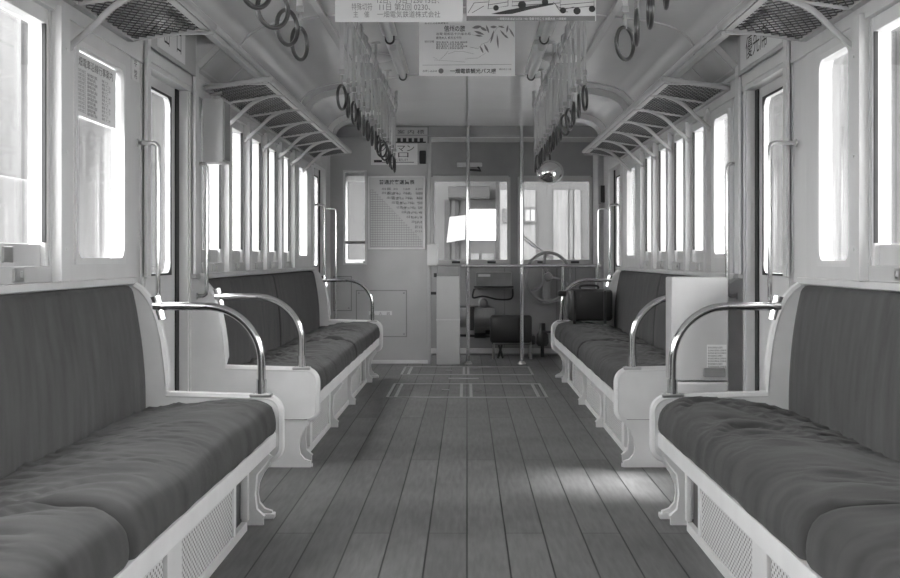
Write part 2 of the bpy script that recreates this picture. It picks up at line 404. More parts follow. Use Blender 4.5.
        if di == 0:
            struct(MB().box(s*1.324, s*1.341, a-.06, a-.005, WZ0, 2.152, .004).build('trim_x', M['paint'], origin=(0,0,0)))
            struct(MB().box(s*1.324, s*1.341, b+.055, b+.13, WZ0, 2.152, .004).build('trim_x', M['paint'], origin=(0,0,0)))
            struct(MB().box(s*1.3245, s*1.334, a-.01, b+.055, 1.937, 2.152, .002).build('trim_x', M['panel'], origin=(0,0,0)))
        struct(MB().box(s*1.392, s*1.3995, b-.065, b-.005, .013, 1.884).build('trim_x', M['dark'], origin=(0,0,0), smooth=0))  # dark strip set in for the shaded gap between leaf and jamb
        struct(MB().box(s*1.385, s*1.398, a, b, 0, .012, .003).build('trim_x', M['steel'], origin=(0,0,0)))
        struct(MB().box(s*1.338, s*1.40, a-.02, b+.02, 1.882, 1.935, .004).build('trim_x', M['paint'], origin=(0,0,0)))
struct(MB().box(-1.46, 1.46, -3.55, -3.5, 0, 2.42).build('wall_rear', M['paint'], origin=(0,0,0), smooth=0), 'rear end wall behind the camera')

# ------------------------------------------------------------------ seats
XS = lambda s: (lambda u, v, w: (s*u, w, v))
def cushion(s, y0, y1, seed):
    prof = [(1.29,.375),(1.30,.44)] + [(1.29-.03*i, .446 + .050*math.sin(PI*min(1,i/14)*.62)) for i in range(0, 15)]
    prof += [(.845,.489),(.82,.482),(.795,.470),(.778,.452),(.768,.430),(.763,.405),(.762,.385),(.764,.365),(.772,.352),(.80,.345)]
    ny = int((y1-y0)/.012); mb = MB(); n = len(prof); vs = []; fs = []
    for j in range(ny+1):
        y = y0 + (y1-y0)*j/ny; e = min(y-y0, y1-y)
        k = 1 - (1-min(1, e/.05))**2.2; 
        for i, (x, z) in enumerate(prof):
            zz = z; xx = x
            if 1 < i:
                cz = .38; zz = cz + (z-cz)*(.87+.13*k); xx = x if x > 1.2 else x + (1-k)*.02*(1 if x < .83 else .0)
                t = (1.3 - x)/.52                        # 0 at the back, 1 at the front edge
                # folds run across the seat and fan out towards the front
                wv = y*(1.0-.25*math.sin(2.2*t)) + .16*noise.noise(Vector((x*3.2, y*1.3, seed)))
                f1 = noise.noise(Vector((wv*8.5, x*.9, seed+3.1))); f2 = noise.noise(Vector((wv*19, x*1.3, seed+9.7))); f3 = noise.noise(Vector((wv*14, x*1.1, seed+15.7)))
                zone = min(1, max(0, .45 + 1.5*noise.noise(Vector((y*1.3, x*1.6, seed+20)))))
                zone2 = min(1, max(0, .4 + 1.6*noise.noise(Vector((y*1.7, x*2.0, seed+33)))))
                cr = -.019*(1-min(1, abs(f1)*3.6))**1.6*zone - .013*(1-min(1, abs(f3)*4.0))**1.6*zone2 + .008*f2*zone + .016*f1
                zz += cr * min(1, e/.03) * (1 if z > .40 else 0) * (1 if t < .78 else max(.2, 1-(t-.78)*4))
                zz += .012*noise.noise(Vector((y*1.6, x*2.4, seed+40))) * (1 if z > .43 else 0)
                if x < .80: xx += .006*noise.noise(Vector((y*6, z*5, seed)))
            vs.append((s*xx, y, zz))
    for j in range(ny):
        for i in range(n): fs.append((j*n+i, j*n+(i+1) % n, (j+1)*n+(i+1) % n, (j+1)*n+i))
    fs.append(tuple(range(n))); fs.append(tuple(ny*n+i for i in range(n)))
    return mb.add(vs, fs)
def backrest(s, y0, y1, seed):
    prof = [(1.375,.43),(1.288,.43)] + [(1.285+.0*i + .048*(i/10)**2.2, .45+.465*i/10) for i in range(11)] + [(1.340,.928),(1.352,.938),(1.375,.940)]
    ny = int((y1-y0)/.03); vs = []; fs = []; n = len(prof)
    for j in range(ny+1):
        y = y0 + (y1-y0)*j/ny; e = min(y-y0, y1-y); k = 1-(1-min(1, e/.03))**2
        for i, (x, z) in enumerate(prof):
            xx = x
            if 0 < i < n-1: xx = x + (1-k)*.018 + .004*noise.noise(Vector((y*2.5, z*3, seed))) 
            vs.append((s*xx, y, z))
    for j in range(ny):
        for i in range(n): fs.append((j*n+i, j*n+(i+1) % n, (j+1)*n+(i+1) % n, (j+1)*n+i))
    fs.append(tuple(range(n))); fs.append(tuple(ny*n+i for i in range(n)))
    return MB().add(vs, fs)
def endpanel_pts(d=0.0):
    """outline of the seat end, d shrinks it"""
    p = [(1.384,.945-d),(1.345,.942-d)]
    p += [(1.315+d,.925-d),(1.285+d,.89-d),(1.262+d,.845-d),(1.243+d,.79-d),(1.228+d,.72-d),(1.217+d,.64-d),(1.21+d,.56-d),(1.208+d,.50-d)]
    p += arc(.752+.055+d, .488-.055-d, .055, 90, 180, 7)
    p += arc(.752+.045+d, .24+.045+d, .045, 180, 270, 6)
    p += [(1.384,.24+d)]
    return p
def seat_end(root, s, y, out):
    """y: inner face; out=+1/-1 direction in which the panel thickens"""
    a, b = y, y+out*.034
    MB().prism(endpanel_pts(), XS(s), a, b).build('end_panel', M['white'], root, smooth=30)
    # raised rim round the edge
    pts = endpanel_pts(.004)[1:-1]
    MB().tube([(s*u, (a+b)/2, v) for u, v in pts], .0195, 8).build('edge_rim', M['white'], root)
    ped = [(.79,.242),(.795,.215),(.82,.18),(.838,.14),(.842,.10),(.836,.065),(.815,.04),(.785,.03),(.785,0),(1.384,0),(1.384,.242)]
    MB().prism(ped, XS(s), y+out*.004, y+out*.030).box(s*.775, s*1.1, a-.01, b+.01, 0, .022, .005).build('pedestal', M['white'], root, smooth=30)
    MB().box(s*.80, s*1.38, a-.003 if out > 0 else a+.003, b+.003 if out > 0 else b-.003, .2385, .2415).build('seam', M['mid'], root, smooth=0)
    # tubular arm
    ym = (a+b)/2
    path = [(s*1.275, ym, .852), (s*1.2, ym, .855), (s*1.05, ym, .855)]
    path += [(s*u, ym, v) for u, v in arc(1.055, .63, .225, 90, 180, 14)]
    path += [(s*.83, ym, .55), (s*.83, ym, .488)]
    arm = MB().tube(path, .0165, 14).build('armrest', M['chrome'], root, smooth=60)
    MB().tube([(s*.83, ym, .50), (s*.83, ym, .56)], .0205, 14).build('ferrule', M['chrome'], arm)
    MB().box(s*.785, s*.875, ym-.022, ym+.022, .489, .503, .004).lathe([(.006,0),(.004,.004)], (s*.80, ym, .503), 'z', 8).lathe([(.006,0),(.004,.004)], (s*.86, ym, .503), 'z', 8).build('mounting_plate', M['steel'], arm)
    MB().tube([(s*1.262, ym, .895), (s*1.240, ym, .80)], .016, 10, flat=.024).lathe([(.022,0),(.022,.03)], (s*1.235 if s > 0 else s*1.265, ym, .855), 'x', 14).build('wall_bracket', M['chrome'], arm)
def seat(name, s, y0, y1, joint, near_end, lab, perf, posts, holes):
    root = empty(name, (s*1.05, (y0+y1)/2, 0)); tag(root, lab, 'bench seat', 'long bench seats along the side walls')
    for k, (a, b) in enumerate(((y0, joint-.003), (joint+.003, y1-.004))):
        cushion(s, a, b, 11.3*k + y0 + s*5).build('seat_cushion', M['cushion'], root, smooth=180)
        backrest(s, a, b, 3.3*k + y0 + s*7).build('backrest', M['seatback'], root, smooth=60)
    MB().box(s*.768, s*.79, y0, y1, .288, .350, .006).build('front_rail', M['white'], root)
    MB().box(s*.80, s*1.38, y0, y1-.01, .33, .355).build('seat_pan', M['mid'], root)
    seat_end(root, s, y1, 1)
    if near_end: seat_end(root, s, y0, -1)
    # heater box with perforated covers below
    MB().box(s*.868, s*1.37, y0+(.16 if near_end else 0), y1-.24, .012, .33).build('heater_box', M['black'], root, smooth=0)
    MB().box(s*.845, s*.868, y0+(.16 if near_end else 0), y1-.22, 0.0, .035, .003).build('skirting_strip', M['white'], root)
    for a, b in perf: MB().box(s*.851, s*.866, a, b, .036, .30, .003).build('perforated_cover', M['perf'], root)
    for a, b in posts: MB().box(s*.843, s*.866, a, b, .036, .32, .004).build('cover_strip', M['white'], root)
    for y in holes:
        p = [(.775,.276),(.80,.24),(.832,.2),(.84,.12),(.832,.06),(.80,.03),(.80,0),(.87,0),(.87,.276)]
        MB().prism(p, XS(s), y-.009, y+.009).tube([(s*u, y, v) for u, v in p[:6]], .0105, 6).build('support_bracket', M['white'], root, smooth=40)
    return root
for s, side in ((-1, 'left'), (1, 'right')):
    seat('bench_seat', s, .55, 5.03, 2.86, False, 'nearest %s bench seat with dark plush cushion, cut off by the frame edge' % side,
         [(3.72,4.53),(2.60,3.50),(1.5,2.4)], [(3.52,3.70),(2.42,2.58),(4.53,4.57),(4.80,4.84)], [4.92, .9])
    seat('bench_seat', s, 6.30, 10.95, 8.62, True, 'far %s bench seat beyond the side door, running towards the driver cab' % side,
         [(6.82,7.66),(7.86,8.9),(9.06,9.95)], [(6.72,6.82),(7.66,7.72),(9.0,9.05),(9.95,10.0),(10.35,10.4)], [6.45, 7.76, 8.96, 10.55])

# cabinet at the near end of the far right seat
root = empty('heater_cabinet', (1.18, 6.1, 0)); tag(root, 'pale metal cabinet with paper label, beside the far right bench seat', 'cabinet')
MB().box(.99, 1.268, 6.06, 6.235, .455, .957, .008).build('body', M['paint_grey'], root)
MB().box(.995, 1.268, 6.055, 6.235, 0, .449, .006).build('base', M['paint'], root)
MB().box(1.0, 1.262, 6.05, 6.056, .40, .440, .002).build('drawer_front', M['paint_grey'], root)
lb = MB().box(1.163, 1.258, 6.0575, 6.0595, .52, .63).build('paper_label', M['paper'], root, smooth=0)
t = MB(); 
for i, z in enumerate((.612,.598,.585,.572,.559,.546,.533,.520)): t.text('電気暖房器取扱注意事項', .010, (1.167, 6.0568, z), (1,0,0), (0,0,1), width=.088 if i % 3 else .07)
t.build('lettering', M['ink'], lb, smooth=0, weld=False)
MB().box(1.145, 1.248, 6.03, 6.058, .475, .517, .004).build('ticket_tray', M['mid'], root)

# case lying at the far end of the right seat
root = empty('leather_case', (1.0, 10.7, .475)); tag(root, 'dark glossy leather case standing on the far end of the right bench', 'case')
MB().box(.86, 1.24, 10.62, 10.88, .515, .785, .03, 3).build('body', M['leather'], root, smooth=60)
MB().box(.90, .925, 10.605, 10.63, .49, .775, .004).box(1.16, 1.185, 10.605, 10.63, .49, .775, .004).build('strap', M['black'], root)
MB().tube(smoothpath([(.98,10.75,.77),(.98,10.75,.81),(1.12,10.75,.81),(1.12,10.75,.77)], 5), .01, 8).build('handle', M['black'], root)
tag(MB().box(.79, .93, 10.895, 10.949, .715, .765, .02).build('black_pouch', M['leather']), 'small black pouch resting on the far armrest of the right bench', 'pouch')

# ------------------------------------------------------------------ grab poles by the doors
k = 0
for s, side in ((-1, 'left'), (1, 'right')):
    for y, z0, nm in ((5.105,.86,'near edge of the first side door'), (6.225,.86,'far edge of the first side door'), (11.03,.86,'near edge of the end door'), (11.92,.40,'far edge of the end door')):
        X = {5.105: 1.262 if s < 0 else 1.237, 6.225: 1.297, 11.03: 1.262, 11.92: 1.25}[y]
        root = empty('grab_pole', (s*X, y, z0)); tag(root, 'vertical steel grab pole at the %s, %s side' % (nm, side), 'grab pole', 'grab poles beside the doors')
        MB().tube([(s*1.345, y, 1.52)] + [(s*u, y, v) for u, v in arc(X+.022, 1.498, .022, 90, 180, 6)] + [(s*u, y, v) for u, v in arc(X+.022, z0+.022, .022, 180, 270, 6)] + [(s*1.345, y, z0)], .0098, 10).build('pole', M['chrome'], root, smooth=60)
        for z in (1.52, z0): MB().lathe([(.018,0),(.015,-.006*s)], (s*1.346, y, z), 'x', 12).build('flange', M['steel'], root)

# switch box on the left wall
root = empty('switch_box', (-1.28, 6.4, 1.53)); tag(root, 'grey metal switch box hung on the left wall beyond the side door', 'switch box')
MB().box(-1.343, -1.235, 6.33, 6.50, 1.535, 1.86, .008).build('body', M['paint_grey'], root)
MB().box(-1.236, -1.228, 6.345, 6.485, 1.55, 1.845, .003).build('lid', M['mid'], root)
MB().tube([(-1.30,6.32,1.875),(-1.24,6.33,1.885)], .008, 8).build('latch', M['steel'], root)

# ------------------------------------------------------------------ luggage racks
def rack(s, y0, y1, ys, lab):
    root = empty('luggage_rack', (s*1.2, (y0+y1)/2, 1.76)); tag(root, lab, 'luggage rack', 'mesh luggage racks above the windows')
    xa, za, xb, zb = 1.005, 1.965, 1.325, 1.918
    MB().tube([(s*xa, y0, za), (s*xa, y1, za)], .016, 10).build('front_rail', M['rail'], root)
    MB().box(s*(xa+.016), s*(xa+.045), y0, y1, za-.014, za-.008).build('front_lip', M['rail'], root)
    MB().box(s*1.315, s*1.345, y0, y1, zb-.012, zb+.010, .003).build('back_rail', M['rail'], root)
    P = lambda u, v: (s*(xa+.02+(xb-xa-.02)*v), u, za-.004+(zb-za)*v)
    wv = MB(); cell = .13; L = y1-y0; slope = 9*cell/1.0 * .5       # strands cross the rack diagonally
    adv = .62
    n = int((L+adv)/cell*2)+1
    for fam in (0, 1):
        for i in range(-1, n):
            u0 = y0 - adv + i*cell/2*1.0
            a, b = (u0, u0+adv) if fam == 0 else (u0+adv, u0)
            pts = [(a, 0.0), (b, 1.0)]
            # clip to the length
            lo, hi = 0.0, 1.0
            d = b - a
            for lim, sg in ((y0, 1), (y1, -1)):
                t = (lim - a)/d
                if sg*d > 0: lo = max(lo, t)
                else: hi = min(hi, t)
            if hi - lo < .02: continue
            wv.tube([P(a+d*lo, lo), P(a+d*hi, hi)], .0024, 4, cap=False)
    wv.build('wire_net', M['net'], root, smooth=0, weld=False)
    for y in (y0, y1):
        MB().box(s*xa, s*1.335, y-.012, y+.012, za-.03, za-.024).tube([(s*xa, y, za), (s*1.33, y, zb)], .013, 8, flat=.010).build('end_bar', M['rail'], root)
    for y in ys:
        MB().tube([(s*xa, y, za-.008), (s*1.33, y, zb-.008)], .009, 8).build('cross_bar', M['rail'], root)
        MB().tube(smoothpath([(s*1.345, y, 1.765), (s*1.27, y, 1.83), (s*1.19, y, 1.905), (s*1.10, y, 1.945), (s*1.01, y, 1.953)], 5), .012, 8, flat=.009).lathe([(.018,0),(.014,-.01*s)], (s*1.346, y, 1.765), 'x', 10).build('bracket', M['rail'], root)
    return root
for s, side in ((-1, 'left'), (1, 'right')):
    rack(s, .5, 4.95, [4.23 if s < 0 else 4.31, 3.39, 2.6, 1.8, 1.08], 'near %s wire mesh luggage rack ending before the side door' % side)
    rack(s, 6.38, 10.75, [6.92+.665*i for i in range(6)], 'far %s wire mesh luggage rack between side door and cab' % side)

# ------------------------------------------------------------------ strap pipes and hanging straps
def make_strap():
    root = empty('hanging_strap', (0, 0, 1.69))
    w = .0105; c_ = (0, 2.2)
    out_ = [(.0025, 2.10), (.010, 2.135), (.020, 2.17)] + arc(0, 2.199, .023, -35, 215, 14) + [(-.020, 2.17), (-.010, 2.135), (-.0025, 2.10)]
    inn = [(.0, 2.105), (.0075, 2.137), (.0165, 2.172)] + arc(0, 2.199, .0185, -35, 215, 14) + [(-.0165, 2.172), (-.0075, 2.137), (-.0, 2.105)]
    n = len(out_); vs = [(x, y, z) for pr, y in ((out_, -w), (inn, -w), (inn, w), (out_, w)) for x, z in pr]; fs = []
    for i in range(n-1):
        for q in range(4): fs.append((q*n+i, q*n+i+1, ((q+1) % 4)*n+i+1, ((q+1) % 4)*n+i))
    fs += [(0, n, 2*n, 3*n), (n-1, 2*n-1, 3*n-1, 4*n-1)]
    MB().add(vs, fs).build('loop', M['strap'], root, smooth=50)
    MB().box(-.0095, .0095, -.003, .003, 1.85, 2.108, .0015).build('band', M['strap'], root, smooth=40)
    MB().box(-.0115, .0115, -.006, .006, 1.845, 1.868, .003).lathe([(.008,0),(.006,.018)], (0,0,1.822), 'z', 10).box(-.005,.005,-.008,.008,1.79,1.825,.003).build('clasp', M['mid'], root)
    MB().tube([(.050*math.cos(2*PI*i/28), 0, 1.745+.052*math.sin(2*PI*i/28)) for i in range(28)], .0068, 8, closed=True).build('ring', M['ring'], root, smooth=60)
    return root
proto = make_strap(); used = False
for s, side, px in ((-1, 'left', .542), (1, 'right', .512)):
    for grp, ya, cnt, p0, p1 in (('near', 3.21, 4, 2.4, 4.35), ('far', 5.43, 15, 5.2, 9.6)):
        root = empty('strap_rail', (s*px, (p0+p1)/2, 2.2)); tag(root, '%s %s overhead rail carrying the hanging straps' % (grp, side), 'handrail', 'overhead strap rails')
        MB().tube([(s*px, p0, 2.33), (s*px, p0, 2.25), (s*px, p0+.04, 2.205), (s*px, p0+.1, 2.2), (s*px, p1-.1, 2.2), (s*px, p1-.04, 2.205), (s*px, p1, 2.25), (s*px, p1, 2.33)], .0135, 10).build('pipe', M['steel'], root, smooth=60)
        for k in range(1, 4):
            y = p0 + (p1-p0)*k/4 + .03
            MB().tube([(s*px, y, 2.2), (s*px, y, 2.33)], .008, 8).lathe([(.03,0),(.024,-.012)], (s*px, y, 2.334), 'z', 12).build('hanger', M['steel'], root)
        for i in range(cnt):
            if not used: o = proto; used = True
            else: o = copy_tree(proto)
            y = ya + .28*(i if grp == 'far' else i) + random.uniform(-.02, .02)
            if grp == 'near': y = 3.21 + .28*i
            rot = [74, 90, 84, 88, 93, 86, 90, 96, 82, 55, 62, 84, 92, 80, 88][i] if grp == 'far' else [50, 42, 60, 68][i]
            if s > 0 and grp == 'near': rot = [84, 88, 80, 50][i]
            if grp == 'far' and s > 0: rot = [74, 82, 90, 66, 58, 88, 84, 92, 78, 90, 86, 80, 92, 70, 88][i]
            tw = math.radians(random.uniform(-75, 75))
            rot = math.radians(rot)
            for ch in o.children:
                if ch.name.split('.')[0] == 'ring': ch.rotation_euler = (0, 0, rot)
                if ch.name.split('.')[0] in ('band', 'clasp'): ch.rotation_euler = (0, 0, tw)
            o.location = (s*px, y, 1.69)
            n = i if grp == 'far' else i
            tag(o, '%s strap from the camera in the %s %s row of hanging straps' % (ORD[n], grp, side), 'hanging strap', 'hanging straps in the %s %s row' % (grp, side))

# ------------------------------------------------------------------ ceiling lamps
def make_lamp():
    root = empty('ceiling_lamp', (0, 0, 2.34))
    MB().box(-.042, .042, -.6, .6, 2.322, 2.345, .006).build('base_plate', M['white'], root)
    half = [(x, z) for x, z in arc(0, 2.302, .019, 180, 360, 10)] + [(.019, 2.324), (-.019, 2.324)]
    MB().prism(half, ypr, -.58, .58).build('lens', M['lens'], root, smooth=40)
    for y in (.588,):
        MB().tube([(-.023, y, 2.315)] + [(x, y, z) for x, z in arc(0, 2.300, .023, 180, 360, 12)] + [(.023, y, 2.33)], .006, 6).build('end_clip', M['black'], root)
    return root
lp = make_lamp(); used = False
for s, side in ((-1, 'left'), (1, 'right')):
    for i, yf in enumerate((8.6, 7.14, 5.68, 4.22)):
        o = lp if not used else copy_tree(lp); used = True
        o.location = (s*.44, yf-.6, 2.34 - .005)
        tag(o, '%s of the milky ceiling tube lamps on the %s, counted from the cab' % (['first', 'second', 'third', 'fourth'][i], side), 'ceiling lamp', 'ceiling tube lamps')
# ceiling ventilators
for s, side in ((-1, 'left'), (1, 'right')):
    r = empty('ceiling_vent', (s*.60, 7.95, 2.33)); tag(r, 'round grey ceiling ventilator beside the %s row of lamps' % side, 'ventilator', 'ceiling ventilators')
    MB().lathe([(.15,0),(.15,-.012),(.135,-.02),(.05,-.028)], (s*.62, 7.95, 2.332), 'z', 32).build('dome', M['paint_grey'], r)
    MB().lathe([(.17,0),(.165,-.006)], (s*.62, 7.95, 2.330), 'z', 32).build('flange', M['ceil'], r)

# ------------------------------------------------------------------ hanging posters
def poster(name, x0, x1, y, z0, z1, lab, mt):
    r = empty(name, ((x0+x1)/2, y, z0)); tag(r, lab, 'poster', 'posters hanging from the ceiling')
    sh = MB().box(x0, x1, y, y+.002, z0, z1).build('paper_sheet', mt, r, smooth=0)
    MB().box(x0, x1, y-.004, y+.006, z1-.004, z1+.012, .002).build('clip_rail', M['steel'], r)
    MB().tube([((x0+x1)/2-.15, y, z1+.01), ((x0+x1)/2-.15, y, 2.352)], .003, 6).tube([((x0+x1)/2+.15, y, z1+.01), ((x0+x1)/2+.15, y, 2.352)], .003, 6).build('hanger_wire', M['steel'], r)
    return r, sh
UX, UZ = (1,0,0), (0,0,1)
y = 5.2; sc = F/y
px = lambda X: (X-467)/sc
pz = lambda Y: EYE + (258-Y)/sc
r, sh = poster('hanging_poster', px(335), px(463), y, pz(22), 2.335, 'pale hanging poster with handwritten lines and company name, left of the bus drawing', M['paper'])
t = MB(); ty = y-.0012
t.text('特殊切符', pz(0)-pz(8), (px(351.5), ty, pz(9.8)), UX, UZ, width=px(372)-px(351.5))
t.text('主　催', pz(0)-pz(7), (px(353), ty, pz(17)), UX, UZ, width=px(369)-px(353))
t.text('11日 第2回 0230、', pz(0)-pz(8), (px(378), ty, pz(10)), UX, UZ, width=px(429)-px(378))
t.text('12日、13日 1250 13日、', pz(0)-pz(7), (px(376), ty, pz(3)), UX, UZ, width=px(438)-px(376))
t.text('一畑電気鉄道株式会社', pz(0)-pz(7), (px(377), ty, pz(17)), UX, UZ, width=px(440)-px(377))
t.text('観光バス旅行ご案内', .06, (px(352), ty, pz(-12)), UX, UZ, width=px(446)-px(352))
t.build('lettering', M['ink_grey'], sh, smooth=0, weld=False)
r, sh = poster('hanging_poster', px(466.5), px(596), y, pz(21), 2.335, 'hanging poster with buses drawn above a grey lettered band', M['paper'])
MB().box(px(466.5), px(595), ty-.0006, ty+.0004, pz(21), pz(16)).build('footer_band', M['ink_grey'], sh, smooth=0)
t = MB().text('一畑電気鉄道創立記念 1981 電車で行こう 出雲大社 一畑薬師', .012, (px(497), ty-.0012, pz(20)), UX, UZ, width=px(566)-px(497))
t.build('lettering', M['paper'], sh, smooth=0, weld=False)
# three buses in line art
d = MB()
def ln(pts, w=.0011, closed=False):
    d.tube([(px(a), ty-.0003, pz(b)) for a, b in pts], w, 4, closed=closed, cap=False)
def wheel(X, Y, R):
    d.lathe([(R/sc, -.0012), (R/sc, .0002)], (px(X), ty, pz(Y)), 'y', 18)
for X, Y, w, h in ((488, 9, 20, 24), (512, 6, 48, 26), (560, 9, 34, 26)):
    ln([(X, Y), (X+w, Y-3), (X+w, Y-h-3), (X+3, Y-h)], .0014, True); ln([(X, Y-4), (X+w, Y-7)]); ln([(X+2, Y-12), (X+w, Y-14)])
    for q in range(1, 4): ln([(X+w*q/4, Y-13), (X+w*q/4, Y-h+2)])
for X, Y, R in ((496, 8, 2.8), (522, 5, 4), (545, 2, 3.2), (563, 10.5, 3), (577, 11, 3.6), (592, 9, 3.2)): wheel(X, Y, R)
d.add([(px(a), ty-.0002-.0006*k, pz(b)) for k in (0, 1) for a, b in ((491,14),(508,10),(530,6),(552,3.2),(554,4.5),(532,9),(512,14),(500,14.5))],
      [tuple(range(8)), tuple(range(8,16))]+[(i, (i+1) % 8, 8+(i+1) % 8, 8+i) for i in range(8)])
ln([(553, 2), (558, 7), (566, 9), (574, 7)]); ln([(556, 6), (560, 11), (568, 12)]); ln([(468, 13), (474, 3), (488, 2)]); ln([(472,13),(484,6)])
d.build('bus_drawing', M['ink'], sh, smooth=0, weld=False)
# centre poster, further back
y = 6.7; sc = F/y; ty = y-.0012
r, sh = poster('hanging_poster', px(419), px(515), y, pz(76), pz(10), 'smaller travel poster with a leaf drawing and mountains, hanging farther back', M['paper'])
t = MB()
t.text('信州の旅', pz(0)-pz(6.5), (px(444), ty, pz(31)), UX, UZ, width=px(465)-px(444), bold=.0005)
t.text('出発 昭和五十六年十月', pz(0)-pz(3), (px(436), ty, pz(35)), UX, UZ, width=px(470)-px(436))
t.text('費用大人 参万五千円', pz(0)-pz(3), (px(436), ty, pz(39)), UX, UZ, width=px(461)-px(436))
for i in range(4): t.text('宿泊 善光寺 上田 松本 諏訪湖', pz(0)-pz(2), (px(436), ty, pz(43+2*i)), UX, UZ, width=px(467-4*(i % 2))-px(436))
t.text('旅行日程', pz(0)-pz(2.4), (px(424.5), ty, pz(42.5)), UX, UZ, width=px(434)-px(424.5))
t.text('一畑電鉄観光バス課', pz(0)-pz(5.2), (px(450), ty, pz(73)), UX, UZ, width=px(496)-px(450), bold=.0004)
t.text('お申し込みは', pz(0)-pz(2.6), (px(422.5), ty, pz(72)), UX, UZ, width=px(437)-px(422.5))
t.text('電話 松江 21局', pz(0)-pz(2), (px(499), ty, pz(70)), UX, UZ, width=px(511)-px(499))
t.text('あなたの会員募集中', pz(0)-pz(2), (px(424.5), ty, pz(24)), UX, UZ, width=px(448)-px(424.5))
t.build('lettering', M['ink'], sh, smooth=0, weld=False)
d = MB()
ln([(422.5, 65.2), (511.5, 64.4)], .0009)
ln([(433,57),(439,60.5),(446,54),(448,51)], .0006); ln([(448,54),(455,51.5),(463,51.5),(474,54)], .0006); ln([(434,60),(450,61),(465,62)], .0005); ln([(465,59),(478,58),(486,53)], .0005)
def leaf(X, Y, a, L, W):
    a = math.radians(a); pts = []
    for i in range(9):
        t_ = i/8; pts.append((X+L*t_*math.cos(a)-W*math.sin(PI*t_)*math.sin(a), Y+L*t_*math.sin(a)+W*math.sin(PI*t_)*math.cos(a)))
    for i in range(7, 0, -1):
        t_ = i/8; pts.append((X+L*t_*math.cos(a)+W*math.sin(PI*t_)*math.sin(a), Y+L*t_*math.sin(a)-W*math.sin(PI*t_)*math.cos(a)))
    n = len(pts); d.add([(px(u), ty-.0002-.0005*k, pz(v)) for k in (0,1) for u, v in pts], [tuple(range(n)), tuple(range(n, 2*n))]+[(i, (i+1) % n, n+(i+1) % n, n+i) for i in range(n)])
for X, Y, a, L, W in ((472,28,-10,10,1.6),(474,31,20,11,1.2),(480,27,30,8,1.4),(486,25,70,9,1.0),(494,30,105,14,1.0),(497,34,85,15,.9),(480,46,65,8,.9),(484,44,62,10,1.1),(500,30,50,10,.9),(503,34,40,7,1),(508,25,100,8,1),(509,28,60,11,.9),(498,26,15,7,.9),(490,27,0,7,1.3),(475,35,10,8,.8)):
    leaf(X, Y, a, L, W)
ln([(470,47),(478,49),(482,44),(488,42),(492,36),(497,28),(504,25)], .0007); ln([(462,35),(470,34),(480,37)], .0005)
d.lathe([(2.6/sc, -.0008),(2.6/sc, .0002)], (px(441), ty, pz(71)), 'y', 16)
d.build('leaf_drawing', M['ink_grey'], sh, smooth=0, weld=False)

# ------------------------------------------------------------------ notices on the walls
LX = (0,1,0); RX = (0,-1,0)
def side_notice(name, s, y0, y1, z0, z1, x, lab, lines, cat='notice', mt=None, slant=0):
    o = MB().box(s*x, s*(x+.002), y0, y1, z0, z1).build(name, mt or M['paper'], smooth=0); tag(o, lab, cat)
    t = MB(); ux = LX if s < 0 else RX
    for body, size, v, u0, wd in lines:
        t.text(body, size, (s*(x-.0008), (y0+u0) if s < 0 else (y1-u0), v), ux, UZ, width=wd)
    if lines: t.build('lettering', M['ink'], o, smooth=0, weld=False)
    return o
rows = [('一畑電車沿線行事案内', .036, 1.735, .03, .47)]
for i in range(11):
    zz = 1.712-.0142*i
    rows += [('出雲大社 松江', .013, zz, .03+.0*i, .13), ('臨時電車 運転', .013, zz-.004, .18, .10 if i % 2 else .12), ('時刻 十二分', .013, zz-.002, .36, .11 if i % 3 else .08)]
o = side_notice('window_notice', -1, 4.335, 4.885, 1.555, 1.78, 1.372, 'large printed timetable notice stuck inside the near left window pane', rows)
side_notice('post_sticker', -1, 5.06, 5.17, 1.775, 1.88, 1.357, 'small white sticker on the left post before the side door', [('非', .042, 1.836, .03, .045), ('常', .042, 1.786, .03, .045)], 'sticker')
for sg, ya, yb, body, u0, wd, lab in ((-1, 5.34, 5.86, '出　口', .10, .32, 'white lettered sign above the left side door'), (1, 5.24, 6.04, '優先席', .12, .42, 'long white sign with large characters above the right side door')):
    o = MB().box(sg*1.3205, sg*1.3235, ya, yb, 1.955, 2.14).build('header_sign', M['paper'], smooth=0); tag(o, lab, 'sign')
    MB().text(body, .115, (sg*1.3195, ya+u0 if sg < 0 else yb-u0, 1.995), (0, -sg, 0), (0,0,1), width=wd).build('lettering', M['ink'], o, smooth=0, weld=False)

# ------------------------------------------------------------------ bulkhead towards the cab
YB = 12.44; sc = F/YB
bx = lambda X: (X-467)/sc
bz = lambda Y: EYE + (258-Y)/sc
w = MB().holed(-1.36, bx(430), 0.0, 2.25, bx(345), bx(365), bz(263), bz(172), .01, ypr, YB, YB+.05, seg=2)
w.box(bx(427.5), bx(431), YB-.012, YB+.06, 0, 2.25, .005)
w.box(bx(600), 1.36, YB, YB+.05, 0, 2.25)
w.box(bx(598), bx(601), YB-.012, YB+.06, 0, 2.25, .005)
struct(w.build('wall_front', M['panel'], origin=(0,0,0), smooth=0), 'grey painted bulkhead between passenger room and cab')
struct(MB().box(-1.36, 1.36, YB-.03, YB+.07, 2.25, 2.36, .008).box(-1.36, 1.36, YB-.045, YB-.03, 2.262, 2.272).build('trim_x', M['cabwall'], origin=(0,0,0)))
struct(MB().box(-1.36, bx(428), YB-.012, YB, 0, .035, .003).build('baseboard_front', M['white'], origin=(0,0,0)))
f = MB()
